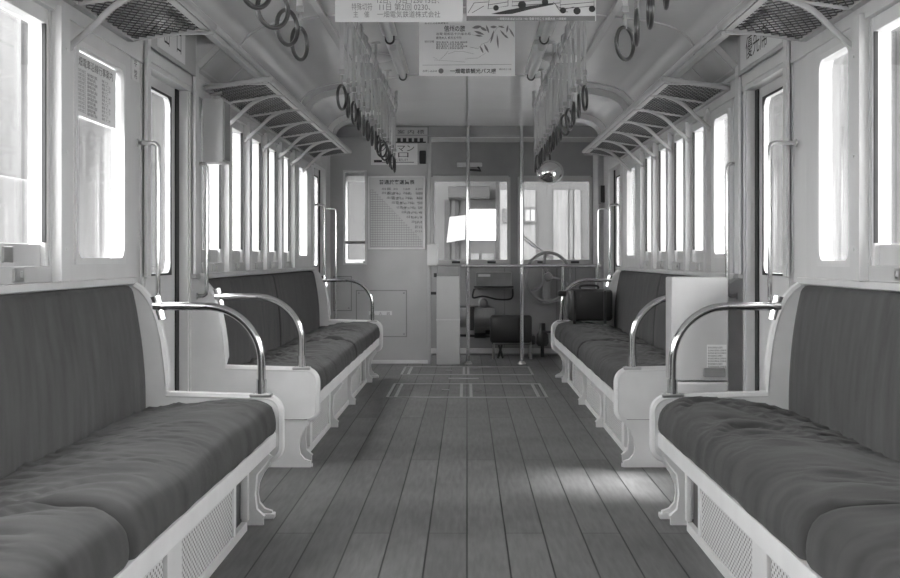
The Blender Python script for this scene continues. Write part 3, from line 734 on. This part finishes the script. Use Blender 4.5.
for a, b, c_, e in ((345,365,263,172),):
    f.box(bx(a)-.02, bx(a), YB-.01, YB, bz(c_)-.02, bz(e)+.02, .003).box(bx(b), bx(b)+.02, YB-.01, YB, bz(c_)-.02, bz(e)+.02, .003)
    f.box(bx(a), bx(b), YB-.01, YB, bz(c_)-.02, bz(c_), .003).box(bx(a), bx(b), YB-.01, YB, bz(e), bz(e)+.02, .003)
o = struct(f.build('window_40', M['paint'], origin=(bx(355), YB, bz(263))))
MB().box(bx(345), bx(365), YB+.02, YB+.025, bz(263), bz(172)).build('glass_pane', M['glass'], o, smooth=0)
MB().box(bx(345), bx(365), YB+.012, YB+.035, bz(244), bz(241)).build('glazing_bar', M['mid'], o, smooth=0)
# access panels on the bulkhead
def frame_panel(x0, x1, y0, y1, lab, strip=None):
    o = MB().box(bx(x0), bx(x1), YB-.006, YB, bz(y1), bz(y0), .003).build('access_panel', M['panel']); tag(o, lab, 'access panel')
    fr = MB()
    for a, b, c_, e in ((x0,x0+1,y0,y1),(x1-1,x1,y0,y1),(x0,x1,y0,y0+1),(x0,x1,y1-1,y1)):
        fr.box(bx(a), bx(b), YB-.009, YB-.005, bz(e), bz(c_))
    for a, b in ((x0+3,y0+3),(x1-3,y0+3),(x0+3,y1-3),(x1-3,y1-3)): fr.lathe([(.009,0),(.007,-.004)], (bx(a), YB-.007, bz(b)), 'y', 8)
    o['_w'] = tuple(o.location); fr.build('panel_border', M['mid'], o)
frame_panel(356, 407, 290, 337, 'large screwed access panel low on the grey bulkhead')
frame_panel(333.5, 352, 276, 311, 'small access panel in the lower left corner of the bulkhead')
o = MB().box(bx(369), bx(392), YB-.012, YB-.009, bz(315), bz(311)).build('label_strip', M['white'], smooth=0); tag(o, 'small white label strip across the bulkhead access panel', 'label')
MB().text('消　火　器', .035, (bx(371), YB-.0128, bz(314.7)), UX, UZ, width=bx(390)-bx(371)).build('lettering', M['ink_grey'], o, smooth=0, weld=False)
# fare table
r = empty('fare_table', (bx(396.5), YB, bz(249))); tag(r, 'framed fare table board with a triangular grid, on the bulkhead', 'notice board')
fr = MB()
for a, b, c_, e in ((368,369.5,176,249.5),(423.5,425,176,249.5),(368,425,176,177.5),(368,425,248,249.5)): fr.box(bx(a), bx(b), YB-.02, YB, bz(e), bz(c_), .003)
fr.build('board_frame', M['white'], r)
sh = MB().box(bx(369), bx(424), YB-.010, YB, bz(249), bz(177)).build('board_sheet', M['poster_grey'], r, smooth=0)
t = MB().text('普通旅客運賃表', bz(0)-bz(4.8), (bx(379), YB-.011, bz(184)), UX, UZ, width=bx(414.5)-bx(379), bold=.001)
for i in range(9):
    X = 380+5.0*i
    for j in range(0, 2):
        yy = 190+4.8*i*1.0+j*3.9
        t.text('出雲 %d0　%d60　%d20' % (3+i, 1+j, 2+i), bz(0)-bz(2.8), (bx(min(X+1.5,415)), YB-.011, bz(yy)), UX, UZ, width=max(.04, bx(422)-bx(min(X+1.5,415))))
t.build('lettering', M['ink'], sh, smooth=0, weld=False)
g = MB()
for i in range(25):
    yy = 190+2.35*i; g.box(bx(370.5), bx(min(422.5, 374+2.55*i*.88)), YB-.0112, YB-.0098, bz(yy)-.0018, bz(yy)+.0018)
for i in range(22):
    X = 370.5+2.4*i; yt = min(246, 190+2.35*max(0, (X-374)/2.24)); g.box(bx(X)-.0012, bx(X)+.0012, YB-.0112, YB-.0098, bz(246.5), bz(yt))
g.build('fare_grid', M['ink_grey'], sh, smooth=0)
# one-man poster, plate above and small black box
r = empty('wall_poster', (bx(394), YB, bz(165))); tag(r, 'white poster with big characters on the bulkhead above the fare table', 'poster')
sh = MB().box(bx(371), bx(417.5), YB-.004, YB, bz(165), bz(143.5)).build('paper_sheet', M['paper'], r, smooth=0)
t = MB().text('ワンマン', .075, (bx(378), YB-.005, bz(151)), UX, UZ, width=bx(413)-bx(378)).text('出口', .06, (bx(383), YB-.005, bz(157)), UX, UZ, width=bx(407)-bx(383)).text('運転士がご案内します', .03, (bx(389), YB-.005, bz(161)), UX, UZ, width=bx(408)-bx(389))
t.box(bx(374), bx(382), YB-.0052, YB-.004, bz(162.5), bz(160)).box(bx(382), bx(414), YB-.0052, YB-.004, bz(162.6), bz(162))
t.build('lettering', M['ink'], sh, smooth=0, weld=False)
r = empty('route_plate', (bx(400), YB, bz(143))); tag(r, 'lettered plate with a row of dark squares, just under the ceiling beam', 'sign')
sh = MB().box(bx(373), bx(428), YB-.04, YB-.032, bz(143.3), bz(127.5), .002).build('plate', M['poster_grey'], r)
t = MB().text('車 内 案 内 標', .045, (bx(378), YB-.0412, bz(134)), UX, UZ, width=bx(424)-bx(378))
for i in range(9): t.box(bx(375+5.6*i), bx(378.5+5.6*i), YB-.0415, YB-.039, bz(143), bz(138.5))
t.box(bx(375), bx(426), YB-.0415, YB-.039, bz(143.2), bz(142)).build('lettering', M['ink'], sh, smooth=0, weld=False)
MB().box(bx(372), bx(429), YB-.043, YB-.03, bz(127.8), bz(126.8)).box(bx(427.6), bx(429), YB-.043, YB-.03, bz(143.5), bz(126.8)).build('plate_border', M['mid'], r)
o = tag(MB().box(bx(419.7), bx(426), YB-.03, YB, bz(164), bz(150.7), .008).build('buzzer_box', M['black']), 'small black box fixed to the bulkhead right of the white poster', 'box')

# stanchions and bars across the cab entrance
def stanchion(X, z1, lab, z0=0):
    r = empty('stanchion', (bx(X), YB-.06, z0)); tag(r, lab, 'stanchion', 'steel stanchions at the cab entrance')
    MB().tube([(bx(X), YB-.06, z0+.005), (bx(X), YB-.06, z1)], .019, 12).build('pole', M['chrome'], r)
    if z0 == 0: MB().lathe([(.042,0),(.04,.012),(.024,.03)], (bx(X), YB-.06, 0), 'z', 16).build('foot_flange', M['steel'], r)
    return r
stanchion(468, 2.36, 'floor to ceiling steel stanchion left of the handwheel, nearer the grey cabinet')
stanchion(521.5, 2.36, 'floor to ceiling steel stanchion in front of the driver seat')
r = empty('guard_rail', (bx(515), YB-.06, .6)); tag(r, 'horizontal steel guard rail across the cab opening', 'guard rail')
MB().tube([(bx(461.5), YB-.096, .972), (bx(600), YB-.096, .972)], .016, 10).build('rail', M['chrome'], r)
MB().tube([(bx(562), YB-.096, .962), (bx(562), YB-.096, .0)], .015, 10).build('post', M['chrome'], r)
MB().tube([(bx(431), YB-.04, .70), (bx(436.3), YB-.04, .70)], .014, 8).build('short_bar', M['black'], r)

# grey cabinet standing in the doorway
r = empty('fare_cabinet', (bx(448.5), YB-.1, 0)); tag(r, 'tall narrow grey cabinet standing in the cab doorway', 'cabinet')
MB().box(bx(437), bx(460), YB-.14, YB+.06, 0, bz(276), .006).build('body', M['panel'], r)
MB().box(bx(436.5), bx(460.5), YB-.146, YB-.138, bz(319.6), bz(318.4)).build('door_seam', M['steel'], r)
MB().box(bx(437.5), bx(459.5), YB-.13, YB+.05, bz(276), bz(266), .006).build('head', M['mid'], r)
MB().box(bx(434), bx(437), YB-.11, YB-.09, bz(277), bz(273), .003).build('hinge', M['black'], r)
o = tag(MB().box(bx(427.5), bx(438), YB-.11, YB-.013, bz(265.5), bz(244.5), .006).build('ticket_box', M['paint']), 'small pale box mounted on the door post beside the grey cabinet', 'box')

# ------------------------------------------------------------------ driver's cab
YC = 13.5; s2 = F/YC
cx_ = lambda X: (X-467)/s2
cz_ = lambda Y: EYE + (258-Y)/s2
w = MB()
wins = [(-1.30, cx_(414)), (cx_(433), cx_(508.5)), (cx_(519.5), cx_(590.5))]
z0, z1 = cz_(262), cz_(180)
w.box(-1.46, 1.46, YC, YC+.08, 0, z0).box(-1.46, 1.46, YC, YC+.08, z1, 2.42)
prev = -1.46
for a, b in wins: w.box(prev, a, YC, YC+.08, z0, z1); prev = b
w.box(prev, 1.46, YC, YC+.08, z0, z1)
struct(w.build('wall_cab', M['cabwall'], origin=(0,0,0), smooth=0), 'dark painted front wall of the cab')
struct(MB().box(-1.3, 1.3, YC-.02, YC, 0.02, .075, .004).build('baseboard_cab', M['white'], origin=(0,0,0)))
for i, (a, b) in enumerate(wins):
    f = MB()
    f.box(a-.02, a+.015, YC-.02, YC+.02, z0-.03, z1+.03, .004).box(b-.015, b+.02, YC-.02, YC+.02, z0-.03, z1+.03, .004)
    f.box(a, b, YC-.02, YC+.02, z1-.02, z1+.045, .004).box(a, b, YC-.025, YC+.02, z0-.035, z0+.025, .004)
    o = struct(f.build('window_%d' % (50+i), M['paint_grey'], origin=((a+b)/2, YC, z0)))
    MB().box(a, b, YC+.03, YC+.035, z0, z1).build('glass_pane', M['glass'] if i < 2 else M['glass_dirty'], o, smooth=0)
    MB().box(a+.25*(b-a), a+.25*(b-a)+.09, YC-.035, YC-.02, z0-.015, z0+.01, .003).box(a+.72*(b-a), a+.72*(b-a)+.09, YC-.035, YC-.02, z0-.015, z0+.01, .003).build('window_catch', M['black'], o)
# side posts / curtain rail between cab and last door
# convex mirror
r = empty('convex_mirror', (.82, 12.25, 1.82)); tag(r, 'round convex mirror hung below the ceiling beam, right of centre', 'mirror')
c0 = Vector((.815, 12.25, EYE + 86/102.0)); A = []; n = 24
vs = []; fs = []
for j in range(9):
    ph = j/8*1.15
    for i in range(n):
        a = 2*PI*i/n; R = .125/math.sin(1.15)
        vs.append((c0.x + R*math.sin(ph)*math.cos(a), c0.y - R*(math.cos(ph)-math.cos(1.15)), c0.z + .86*R*math.sin(ph)*math.sin(a)))
for j in range(8):
    for i in range(n): fs.append((j*n+i, j*n+(i+1) % n, (j+1)*n+(i+1) % n, (j+1)*n+i))
fs.append(tuple(8*n+i for i in range(n)))
MB().add(vs, fs).build('mirror_dome', M['mirror'], r, smooth=80)
MB().tube([(c0.x+.127*math.cos(2*PI*i/28), c0.y+.002, c0.z+.11*math.sin(2*PI*i/28)) for i in range(28)], .007, 8, closed=True).build('rim', M['steel'], r)
MB().tube([(c0.x, c0.y+.02, c0.z), (c0.x, c0.y+.05, c0.z+.12), (c0.x, YB-.03, 2.26)], .009, 8).build('bracket', M['black'], r)
# lamp bar above the centre window
r = empty('cab_lamp', (cx_(470), YC-.05, cz_(172))); tag(r, 'small pale lamp bar on the cab front wall above the centre window', 'lamp')
MB().box(cx_(457), cx_(482), YC-.07, YC, cz_(167), cz_(163), .006).build('cover', M['paint'], r)
MB().tube([(cx_(478), YC-.04, cz_(167)), (cx_(481), YC-.05, cz_(171)), (cx_(470), YC-.04, cz_(170))], .012, 8).build('socket', M['black'], r)
# brake handwheel
r = empty('brake_handwheel', (.87, 13.1, .45)); tag(r, 'large grey spoked brake handwheel at the right of the cab', 'handwheel')
wc = Vector(((548-467)/95.4, 13.1, EYE + (258-277)/95.4))
MB().tube([(wc.x+.235*math.cos(2*PI*i/48), wc.y, wc.z+.255*math.sin(2*PI*i/48)) for i in range(48)], .016, 10, closed=True).build('rim', M['mid2'], r, smooth=60)
for k in range(3):
    a = math.radians(90+120*k)
    MB().tube(smoothpath([(wc.x+.03*math.cos(a), wc.y-.02, wc.z+.03*math.sin(a)), (wc.x+.13*math.cos(a+.35), wc.y-.03, wc.z+.13*math.sin(a+.35)), (wc.x+.235*math.cos(a+.1), wc.y, wc.z+.25*math.sin(a+.1))], 6), .017, 8, flat=.010).build('spoke', M['mid2'], r)
MB().lathe([(.02,-.05),(.045,-.045),(.05,0),(.03,.02),(.022,.30)], tuple(wc), 'y', 18).build('hub', M['mid'], r)
MB().box(wc.x-.04, wc.x+.04, YC-.14, YC, wc.z-.30, wc.z+.08, .006).build('gearbox', M['cabwall'], r)
# controller box, cable
r = empty('control_box', (cx_(493), YC-.1, cz_(287))); tag(r, 'grey control box with white plate below the centre cab window', 'control box')
MB().box(cx_(476), cx_(511), YC-.16, YC, cz_(286), cz_(272), .01).build('body', M['mid'], r)
MB().box(cx_(478), cx_(490), YC-.164, YC-.16, cz_(276.5), cz_(274)).build('name_plate', M['white'], r)
MB().box(cx_(474), cx_(513), YC-.17, YC-.0, cz_(287.2), cz_(285.6), .003).build('lower_lip', M['black'], r)
tag(MB().tube(smoothpath([(cx_(474), YC-.185, cz_(288.5)), (cx_(473), YC-.19, cz_(297)), (cx_(483), YC-.12, cz_(296)), (cx_(498), YC-.12, cz_(299)), (cx_(511), YC-.12, cz_(298)), (cx_(512), YC-.185, cz_(288.5))], 8), .010, 8).build('cable', M['black']), 'black cable looping under the grey control box', 'cable')
r = empty('wall_valve', (cx_(481), YC-.08, cz_(310))); tag(r, 'small wall valve with pipe above the air cylinder', 'valve')
MB().tube([(cx_(460), YC-.05, cz_(306)), (cx_(490), YC-.05, cz_(306))], .009, 8).build('pipe', M['mid'], r)
MB().lathe([(.04,-.05),(.055,-.03),(.05,.0),(.03,.06)], (cx_(483), YC-.06, cz_(303)), 'y', 16).build('body', M['mid'], r)
r = empty('air_cylinder', (cx_(475), YC-.2, cz_(327))); tag(r, 'horizontal grey air cylinder on the cab wall behind the stanchion', 'cylinder')
MB().lathe([(.02,-.22),(.09,-.20),(.105,-.17),(.105,.17),(.09,.2),(.02,.22)], (cx_(477), YC-.17, cz_(317)), 'x', 24).build('tank', M['mid'], r)
MB().box(cx_(470), cx_(474), YC-.28, YC, cz_(329), cz_(306), .004).build('band', M['black'], r)
r = empty('foot_valve', (cx_(482), YC-.1, cz_(337))); tag(r, 'dark pipe fittings below the air cylinder', 'pipe fittings')
MB().tube([(cx_(460), YC-.07, cz_(335)), (cx_(492), YC-.07, cz_(336))], .014, 8).lathe([(.03,-.06),(.03,.06)], (cx_(480), YC-.08, cz_(335)), 'x', 12).lathe([(.026,-.04),(.026,.04)], (cx_(489), YC-.08, cz_(332)), 'x', 12).box(cx_(465), cx_(467), YC-.08, YC, cz_(336), cz_(334)).box(cx_(486), cx_(488), YC-.08, YC, cz_(337), cz_(335)).build('pipe', M['black'], r)
struct(MB().box(cx_(504), cx_(505), YC-.004, YC, .08, z0-.04).box(cx_(556), cx_(557.5), YC-.004, YC, .08, z0-.04).box(cx_(575), cx_(576), YC-.004, YC, .08, z0-.04).build('trim_x', M['mid'], origin=(0,0,0), smooth=0))
# driver seat
r = empty('driver_seat', (cx_(511), 13.0, 0)); tag(r, 'black leather driver seat on a low steel stand', 'driver seat')
q = F/12.95; sx = lambda X: (X-467)/q; sz = lambda Y: EYE + (258-Y)/q
MB().box(sx(490), sx(532), 12.93, 13.0, sz(343), sz(315), .03, 3).build('backrest', M['leather'], r, smooth=60)
MB().box(sx(492), sx(536), 12.98, 13.3, sz(345), sz(336), .02, 3).build('seat', M['leather'], r, smooth=60)
MB().tube([(sx(494), 12.98, 0.0), (sx(494), 12.98, sz(343)), (sx(531), 12.98, sz(343)), (sx(531), 12.98, 0.0)], .016, 8).tube([(sx(494), 13.25, 0.0), (sx(494), 13.25, sz(343)), (sx(531), 13.25, sz(343)), (sx(531), 13.25, 0.0)], .016, 8).tube([(sx(494),12.98,sz(343)),(sx(494),13.25,sz(343))], .014, 8).tube([(sx(531),12.98,sz(343)),(sx(531),13.25,sz(343))], .014, 8).build('stand', M['steel'], r)
MB().tube([(sx(499), 12.96, sz(345)), (sx(503), 12.96, .01)], .012, 8).tube([(sx(502), 12.96, sz(345)), (sx(498), 12.96, .01)], .012, 8).build('brace', M['black'], r)
r = empty('brake_valve', (cx_(541), 13.2, .25)); tag(r, 'dark brake valve with a small lever right of the driver seat', 'brake valve')
MB().lathe([(.05,0),(.065,.03),(.06,.12),(.035,.16),(.03,.24)], (cx_(541), 13.25, .12), 'z', 18).build('body', M['black'], r)
MB().tube([(cx_(541), 13.25, .0), (cx_(541), 13.25, .13)], .02, 10).build('stem', M['black'], r)
MB().tube([(cx_(541), 13.2, cz_(330)), (cx_(549), 13.15, cz_(330))], .012, 8).build('lever', M['black'], r)
# boxes at the right end by the last door
o = tag(MB().box(bx(599.5), bx(606.5), YB-.10, YB-.014, bz(203), bz(186), .006).build('relay_box', M['black']), 'dark relay box on the right door post near the cab', 'box')
o = tag(MB().tube([(bx(599.5), YB-.026, bz(204)), (bx(599.5), YB-.026, bz(186))], .014, 10).build('tube_light', M['mid']), 'short white tube fixed on the bulkhead edge left of the relay box', 'tube')
# wiper outside the right front window
o = tag(MB().tube([(cx_(519.5), YC+.12, cz_(232)), (cx_(549), YC+.12, cz_(256))], .007, 6).tube([(cx_(519), YC+.14, cz_(235)), (cx_(536), YC+.13, cz_(248))], .008, 6).tube([(cx_(549), YC+.06, cz_(257)), (cx_(549), YC+.14, cz_(256))], .012, 8).build('windscreen_wiper', M['mid']), 'windscreen wiper lying diagonally across the right front window', 'wiper')

# ------------------------------------------------------------------ floor hatches
def hatch(y0, y1, x0, x1, xs_, lab):
    r = empty('floor_hatch', ((x0+x1)/2, (y0+y1)/2, 0)); tag(r, lab, 'floor hatch', 'metal edged floor hatches')
    f = MB().box(x0, x1, y0, y0+.04, 0, .006).box(x0, x1, y1-.04, y1, 0, .006)
    f.box(x0, x0+.018, y0, y1, 0, .005).box(x1-.018, x1, y0, y1, 0, .005)
    f.build('edge_strip', M['hatch'], r, smooth=0)
    for x in xs_: MB().box(x, x+.022, y0+.04, y1-.04, 0, .006).build('inner_strip', M['hatch'], r, smooth=0)
    MB().box((x0+x1)/2-.20, (x0+x1)/2-.14, (y0+y1)/2-.03, (y0+y1)/2+.03, 0, .007).box((x0+x1)/2+.05, (x0+x1)/2+.12, (y0+y1)/2-.03, (y0+y1)/2-.01, 0, .006).build('lifting_ring', M['mid'], r)
hatch(9.37, 10.42, -.61, .61, (-.55, -.055, .02, .53), 'nearer metal edged hatch in the floor boards')
hatch(11.2, 12.05, -.60, .60, (-.54, -.04, .0), 'farther metal edged hatch in the floor by the cab doorway')
tag(MB().box(-.16, .10, 10.85, 10.89, 0, .006).build('floor_strip', M['steel']), 'short metal strip between the two floor hatches', 'metal strip')

# ------------------------------------------------------------------ outside
def out(name, mb, m, lab, cat, group=None): return tag(mb.build(name, m, smooth=30), lab, cat, group)
struct(MB().box(-30, 30, -20, 45, -1.2, -1.1).build('floor_outside', M['ground'], origin=(0,0,-1.1), smooth=0), 'pale gravelled ground outside the carriage')
out('concrete_tank', MB().box(-3.3, -2.5, 5.2, 7.2, -1.1, 1.50, .03), M['tankgrey'], 'grey concrete block outside the near left window', 'concrete block')
for i, (x, yy, rr) in enumerate(((-2.95, 6.9, .14), (-2.75, 7.35, .12))):
    out('platform_column', MB().tube([(x, yy, 1.50 if i == 0 else -1.1), (x, yy, 3.4)], rr, 16), M['tankgrey'], ['thick grey column rising behind the concrete block', 'thinner grey column rising beside the concrete block'][i], 'column')
out('platform_canopy', MB().box(-5.5, -2.4, 5.5, 8.2, 3.4, 3.55), M['timber'], 'dark platform canopy above the left windows', 'canopy')
def building(name, x0, x1, y0, y1, h, lab, m, wins, axis='x'):
    r = empty(name, ((x0+x1)/2, (y0+y1)/2, -1.1)); tag(r, lab, 'building')
    MB().box(x0, x1, y0, y1, -1.1, h).build('wall', m, r, smooth=0)
    MB().box(x0-.3, x1+.3, y0-.3, y1+.3, h, h+.15).build('roof', M['timber'], r, smooth=0)
    for a, b, c_, e, mt in wins:
        if axis == 'x+': MB().box(x1-.02, x1+.03, a, b, c_, e, .005).build('window', mt, r)
        elif axis == 'x-': MB().box(x0-.03, x0+.02, a, b, c_, e, .005).build('window', mt, r)
        else: MB().box(a, b, y0-.03, y0+.02, c_, e, .005).build('window', mt, r)
    return r
building('station_house', -12.0, -9.0, 9, 62, 3.9, 'long station house beyond the left windows', M['far_wall'],
    [(y_, y_+2.2, -.4, 2.2, M['outblack'] if k % 2 else M['out_mid']) for k, y_ in enumerate(range(12, 60, 5))], 'x+')
building('goods_shed', 9.0, 12.0, 3, 62, 3.9, 'long grey goods shed beyond the right windows', M['far_wall'],
    [(y_, y_+2.6, -.6, 2.4, M['out_mid'] if k % 2 else M['outblack']) for k, y_ in enumerate(range(14, 60, 6))], 'x-')
for ya, yb, lab in ((-4.5, 4.95, 'roof added to block sun from the near right windows'), (6.15, 12.9, 'roof added to block sun from the far right windows')):
    r = empty('sun_block_roof', (3.0, (ya+yb)/2, -1.1)); tag(r, lab, 'roof')
    MB().box(1.95, 4.2, ya, yb, 3.2, 3.32).build('shade_slab', M['concrete'], r, smooth=0)  # slabs added to block sun through the windows, open at the door bay
    for yy in (ya+.5, yb-.5): MB().box(3.9, 4.05, yy-.07, yy+.07, -1.1, 3.2, .01).build('post', M['concrete'], r, smooth=0)

# buildings seen through the front windows
YF = 21.0; s3 = F/YF
ox = lambda X: (X-467)/s3
oz = lambda Y: EYE + (258-Y)/s3
r = empty('carriage_shed', (ox(470), YF+1, -1.1)); tag(r, 'pale depot building with dark awning seen through the centre cab window', 'building')
MB().box(-8.4, ox(431), YF, YF+.3, -1.1, 4.3).box(ox(431), ox(470), YF, YF+.3, -1.1, 4.3).box(ox(497), 8.4, YF, YF+.3, -1.1, 4.3).box(ox(470), ox(497), YF, YF+.3, oz(209), 4.3).box(ox(470), ox(497), YF, YF+.3, -1.1, oz(240)).build('wall', M['depot'], r, smooth=0)
MB().box(ox(449), ox(489), YF-.8, YF, oz(200), oz(189), .01).build('awning', M['train_grey'], r, smooth=0)
MB().box(ox(470), ox(498), YF-.25, YF, oz(209), oz(200), .01).build('lintel', M['timber'], r, smooth=0)
for a, b in ((444.5,450),(455,459)): MB().box(ox(a), ox(b), YF-.06, YF, -1.1, oz(200)).build('pilaster', M['train_grey'], r, smooth=0)
for a, b in ((471,479),(482,494)): MB().box(ox(a), ox(b), YF-.05, YF, oz(262), oz(253.5)).build('vent_panel', M['plaster_grey'], r, smooth=0)
o = out('hanging_sheet', MB().prism([(450,218),(466,216),(465,240),(447,243)], lambda u, v, w_: (ox(u), w_, oz(v)), YF-.5, YF-.47), M['paper'], 'white sheet hanging in front of the depot building', 'sheet')
YG = 17.5; s4 = F/YG
gx = lambda X: (X-467)/s4
gz = lambda Y: EYE + (258-Y)/s4
r = empty('shade_roof', (0, 20, -1.1)); tag(r, 'wide roof on posts added to shade the track ahead of the cab', 'roof')
MB().box(-8.6, 8.6, 14.2, 22.0, 4.3, 4.5).build('shade_slab', M['timber'], r, smooth=0)  # roof added to dim what shows through the cab windows
for X in (-8.2, 8.2):
    for Y in (15, 20.5): MB().box(X-.15, X+.15, Y-.15, Y+.15, -1.1, 4.3, .01).build('post', M['timber'], r, smooth=0)
r = empty('parked_train', (gx(560), YG+3, -1.1)); tag(r, 'parked train end with number box seen through the right cab window', 'train')
MB().box(gx(499), gx(640), YG, YG+2.2, -.3, gz(150), .03).build('body', M['train_grey'], r)
MB().box(gx(500), gx(535.5), YG-.05, YG, -.2, gz(190), .01).build('light_panel', M['depot'], r)
MB().box(gx(553), gx(568), YG-.05, YG, -.2, gz(190), .01).build('light_panel', M['depot'], r)
MB().box(gx(574), gx(580.5), YG-.05, YG, -.2, gz(190), .01).build('light_panel', M['depot'], r)
MB().box(gx(569), gx(573), YG-.03, YG, -.2, gz(190), .01).build('door_gap', M['timber'], r)
nb = MB().box(gx(502), gx(508), YG-.12, YG-.05, gz(223), gz(209), .01).box(gx(523), gx(536), YG-.12, YG-.05, gz(223), gz(207.5), .01).build('number_box', M['train_grey'], r)
MB().box(gx(525), gx(529.5), YG-.125, YG-.118, gz(221), gz(210)).box(gx(530.5), gx(534.5), YG-.125, YG-.118, gz(221), gz(210)).build('number_pane', M['depot_light'], nb, smooth=0)
MB().box(gx(499), gx(640), YG-.1, YG+2.2, gz(150), gz(146), .01).build('roof', M['timber'], r)
for x in (gx(520), gx(600)): MB().lathe([(.42,-.06),(.42,.06)], (x, YG+1, -.58), 'x', 20).build('wheel', M['outblack'], r)
out('track_bed', MB().box(gx(490), gx(650), YG-1, YG+2.2, -1.1, -1.0), M['concrete'], 'gravel track bed under the parked train', 'track bed')

# ------------------------------------------------------------------ light
wd = bpy.data.worlds.new('overcast'); bpy.context.scene.world = wd; wd.use_nodes = True; nt = wd.node_tree
bg = nt.nodes['Background']; tc = nt.nodes.new('ShaderNodeTexCoord'); sp = nt.nodes.new('ShaderNodeSeparateXYZ'); nt.links.new(tc.outputs['Generated'], sp.inputs[0])
mr = nt.nodes.new('ShaderNodeMapRange'); mr.inputs[1].default_value = -.1; mr.inputs[2].default_value = .8; mr.inputs[3].default_value = .85; mr.inputs[4].default_value = 1.25
nt.links.new(sp.outputs['Z'], mr.inputs[0]); nt.links.new(mr.outputs[0], bg.inputs['Color']); bg.inputs['Strength'].default_value = 6.5
def sun(name, d, e, ang):
    l = bpy.data.lights.new(name, 'SUN'); l.energy = e; l.angle = math.radians(ang)
    o = bpy.data.objects.new(name, l); C.objects.link(o); o.rotation_euler = Vector(d).to_track_quat('-Z', 'Y').to_euler(); return o
sun('hazy_sun', (-.45, .12, -.86), 8.0, 15)

# ------------------------------------------------------------------ camera
cam = bpy.data.cameras.new('camera'); co = bpy.data.objects.new('camera', cam); C.objects.link(co)
cam.sensor_fit = 'HORIZONTAL'; cam.sensor_width = 36; cam.lens = 36*F/900
co.location = (0.0, 0, EYE); co.rotation_euler = (PI/2, 0, 0)
cam.shift_x = -(467-450)/900; cam.shift_y = -(289-258)/900; cam.clip_start = .05; cam.clip_end = 200
scn = bpy.context.scene; scn.camera = co
scn.view_settings.view_transform = 'Standard'; scn.view_settings.look = 'None'; scn.view_settings.exposure = 1.17; scn.view_settings.gamma = 1
for o in bpy.data.objects:
    if '_w' in o.keys(): del o['_w']
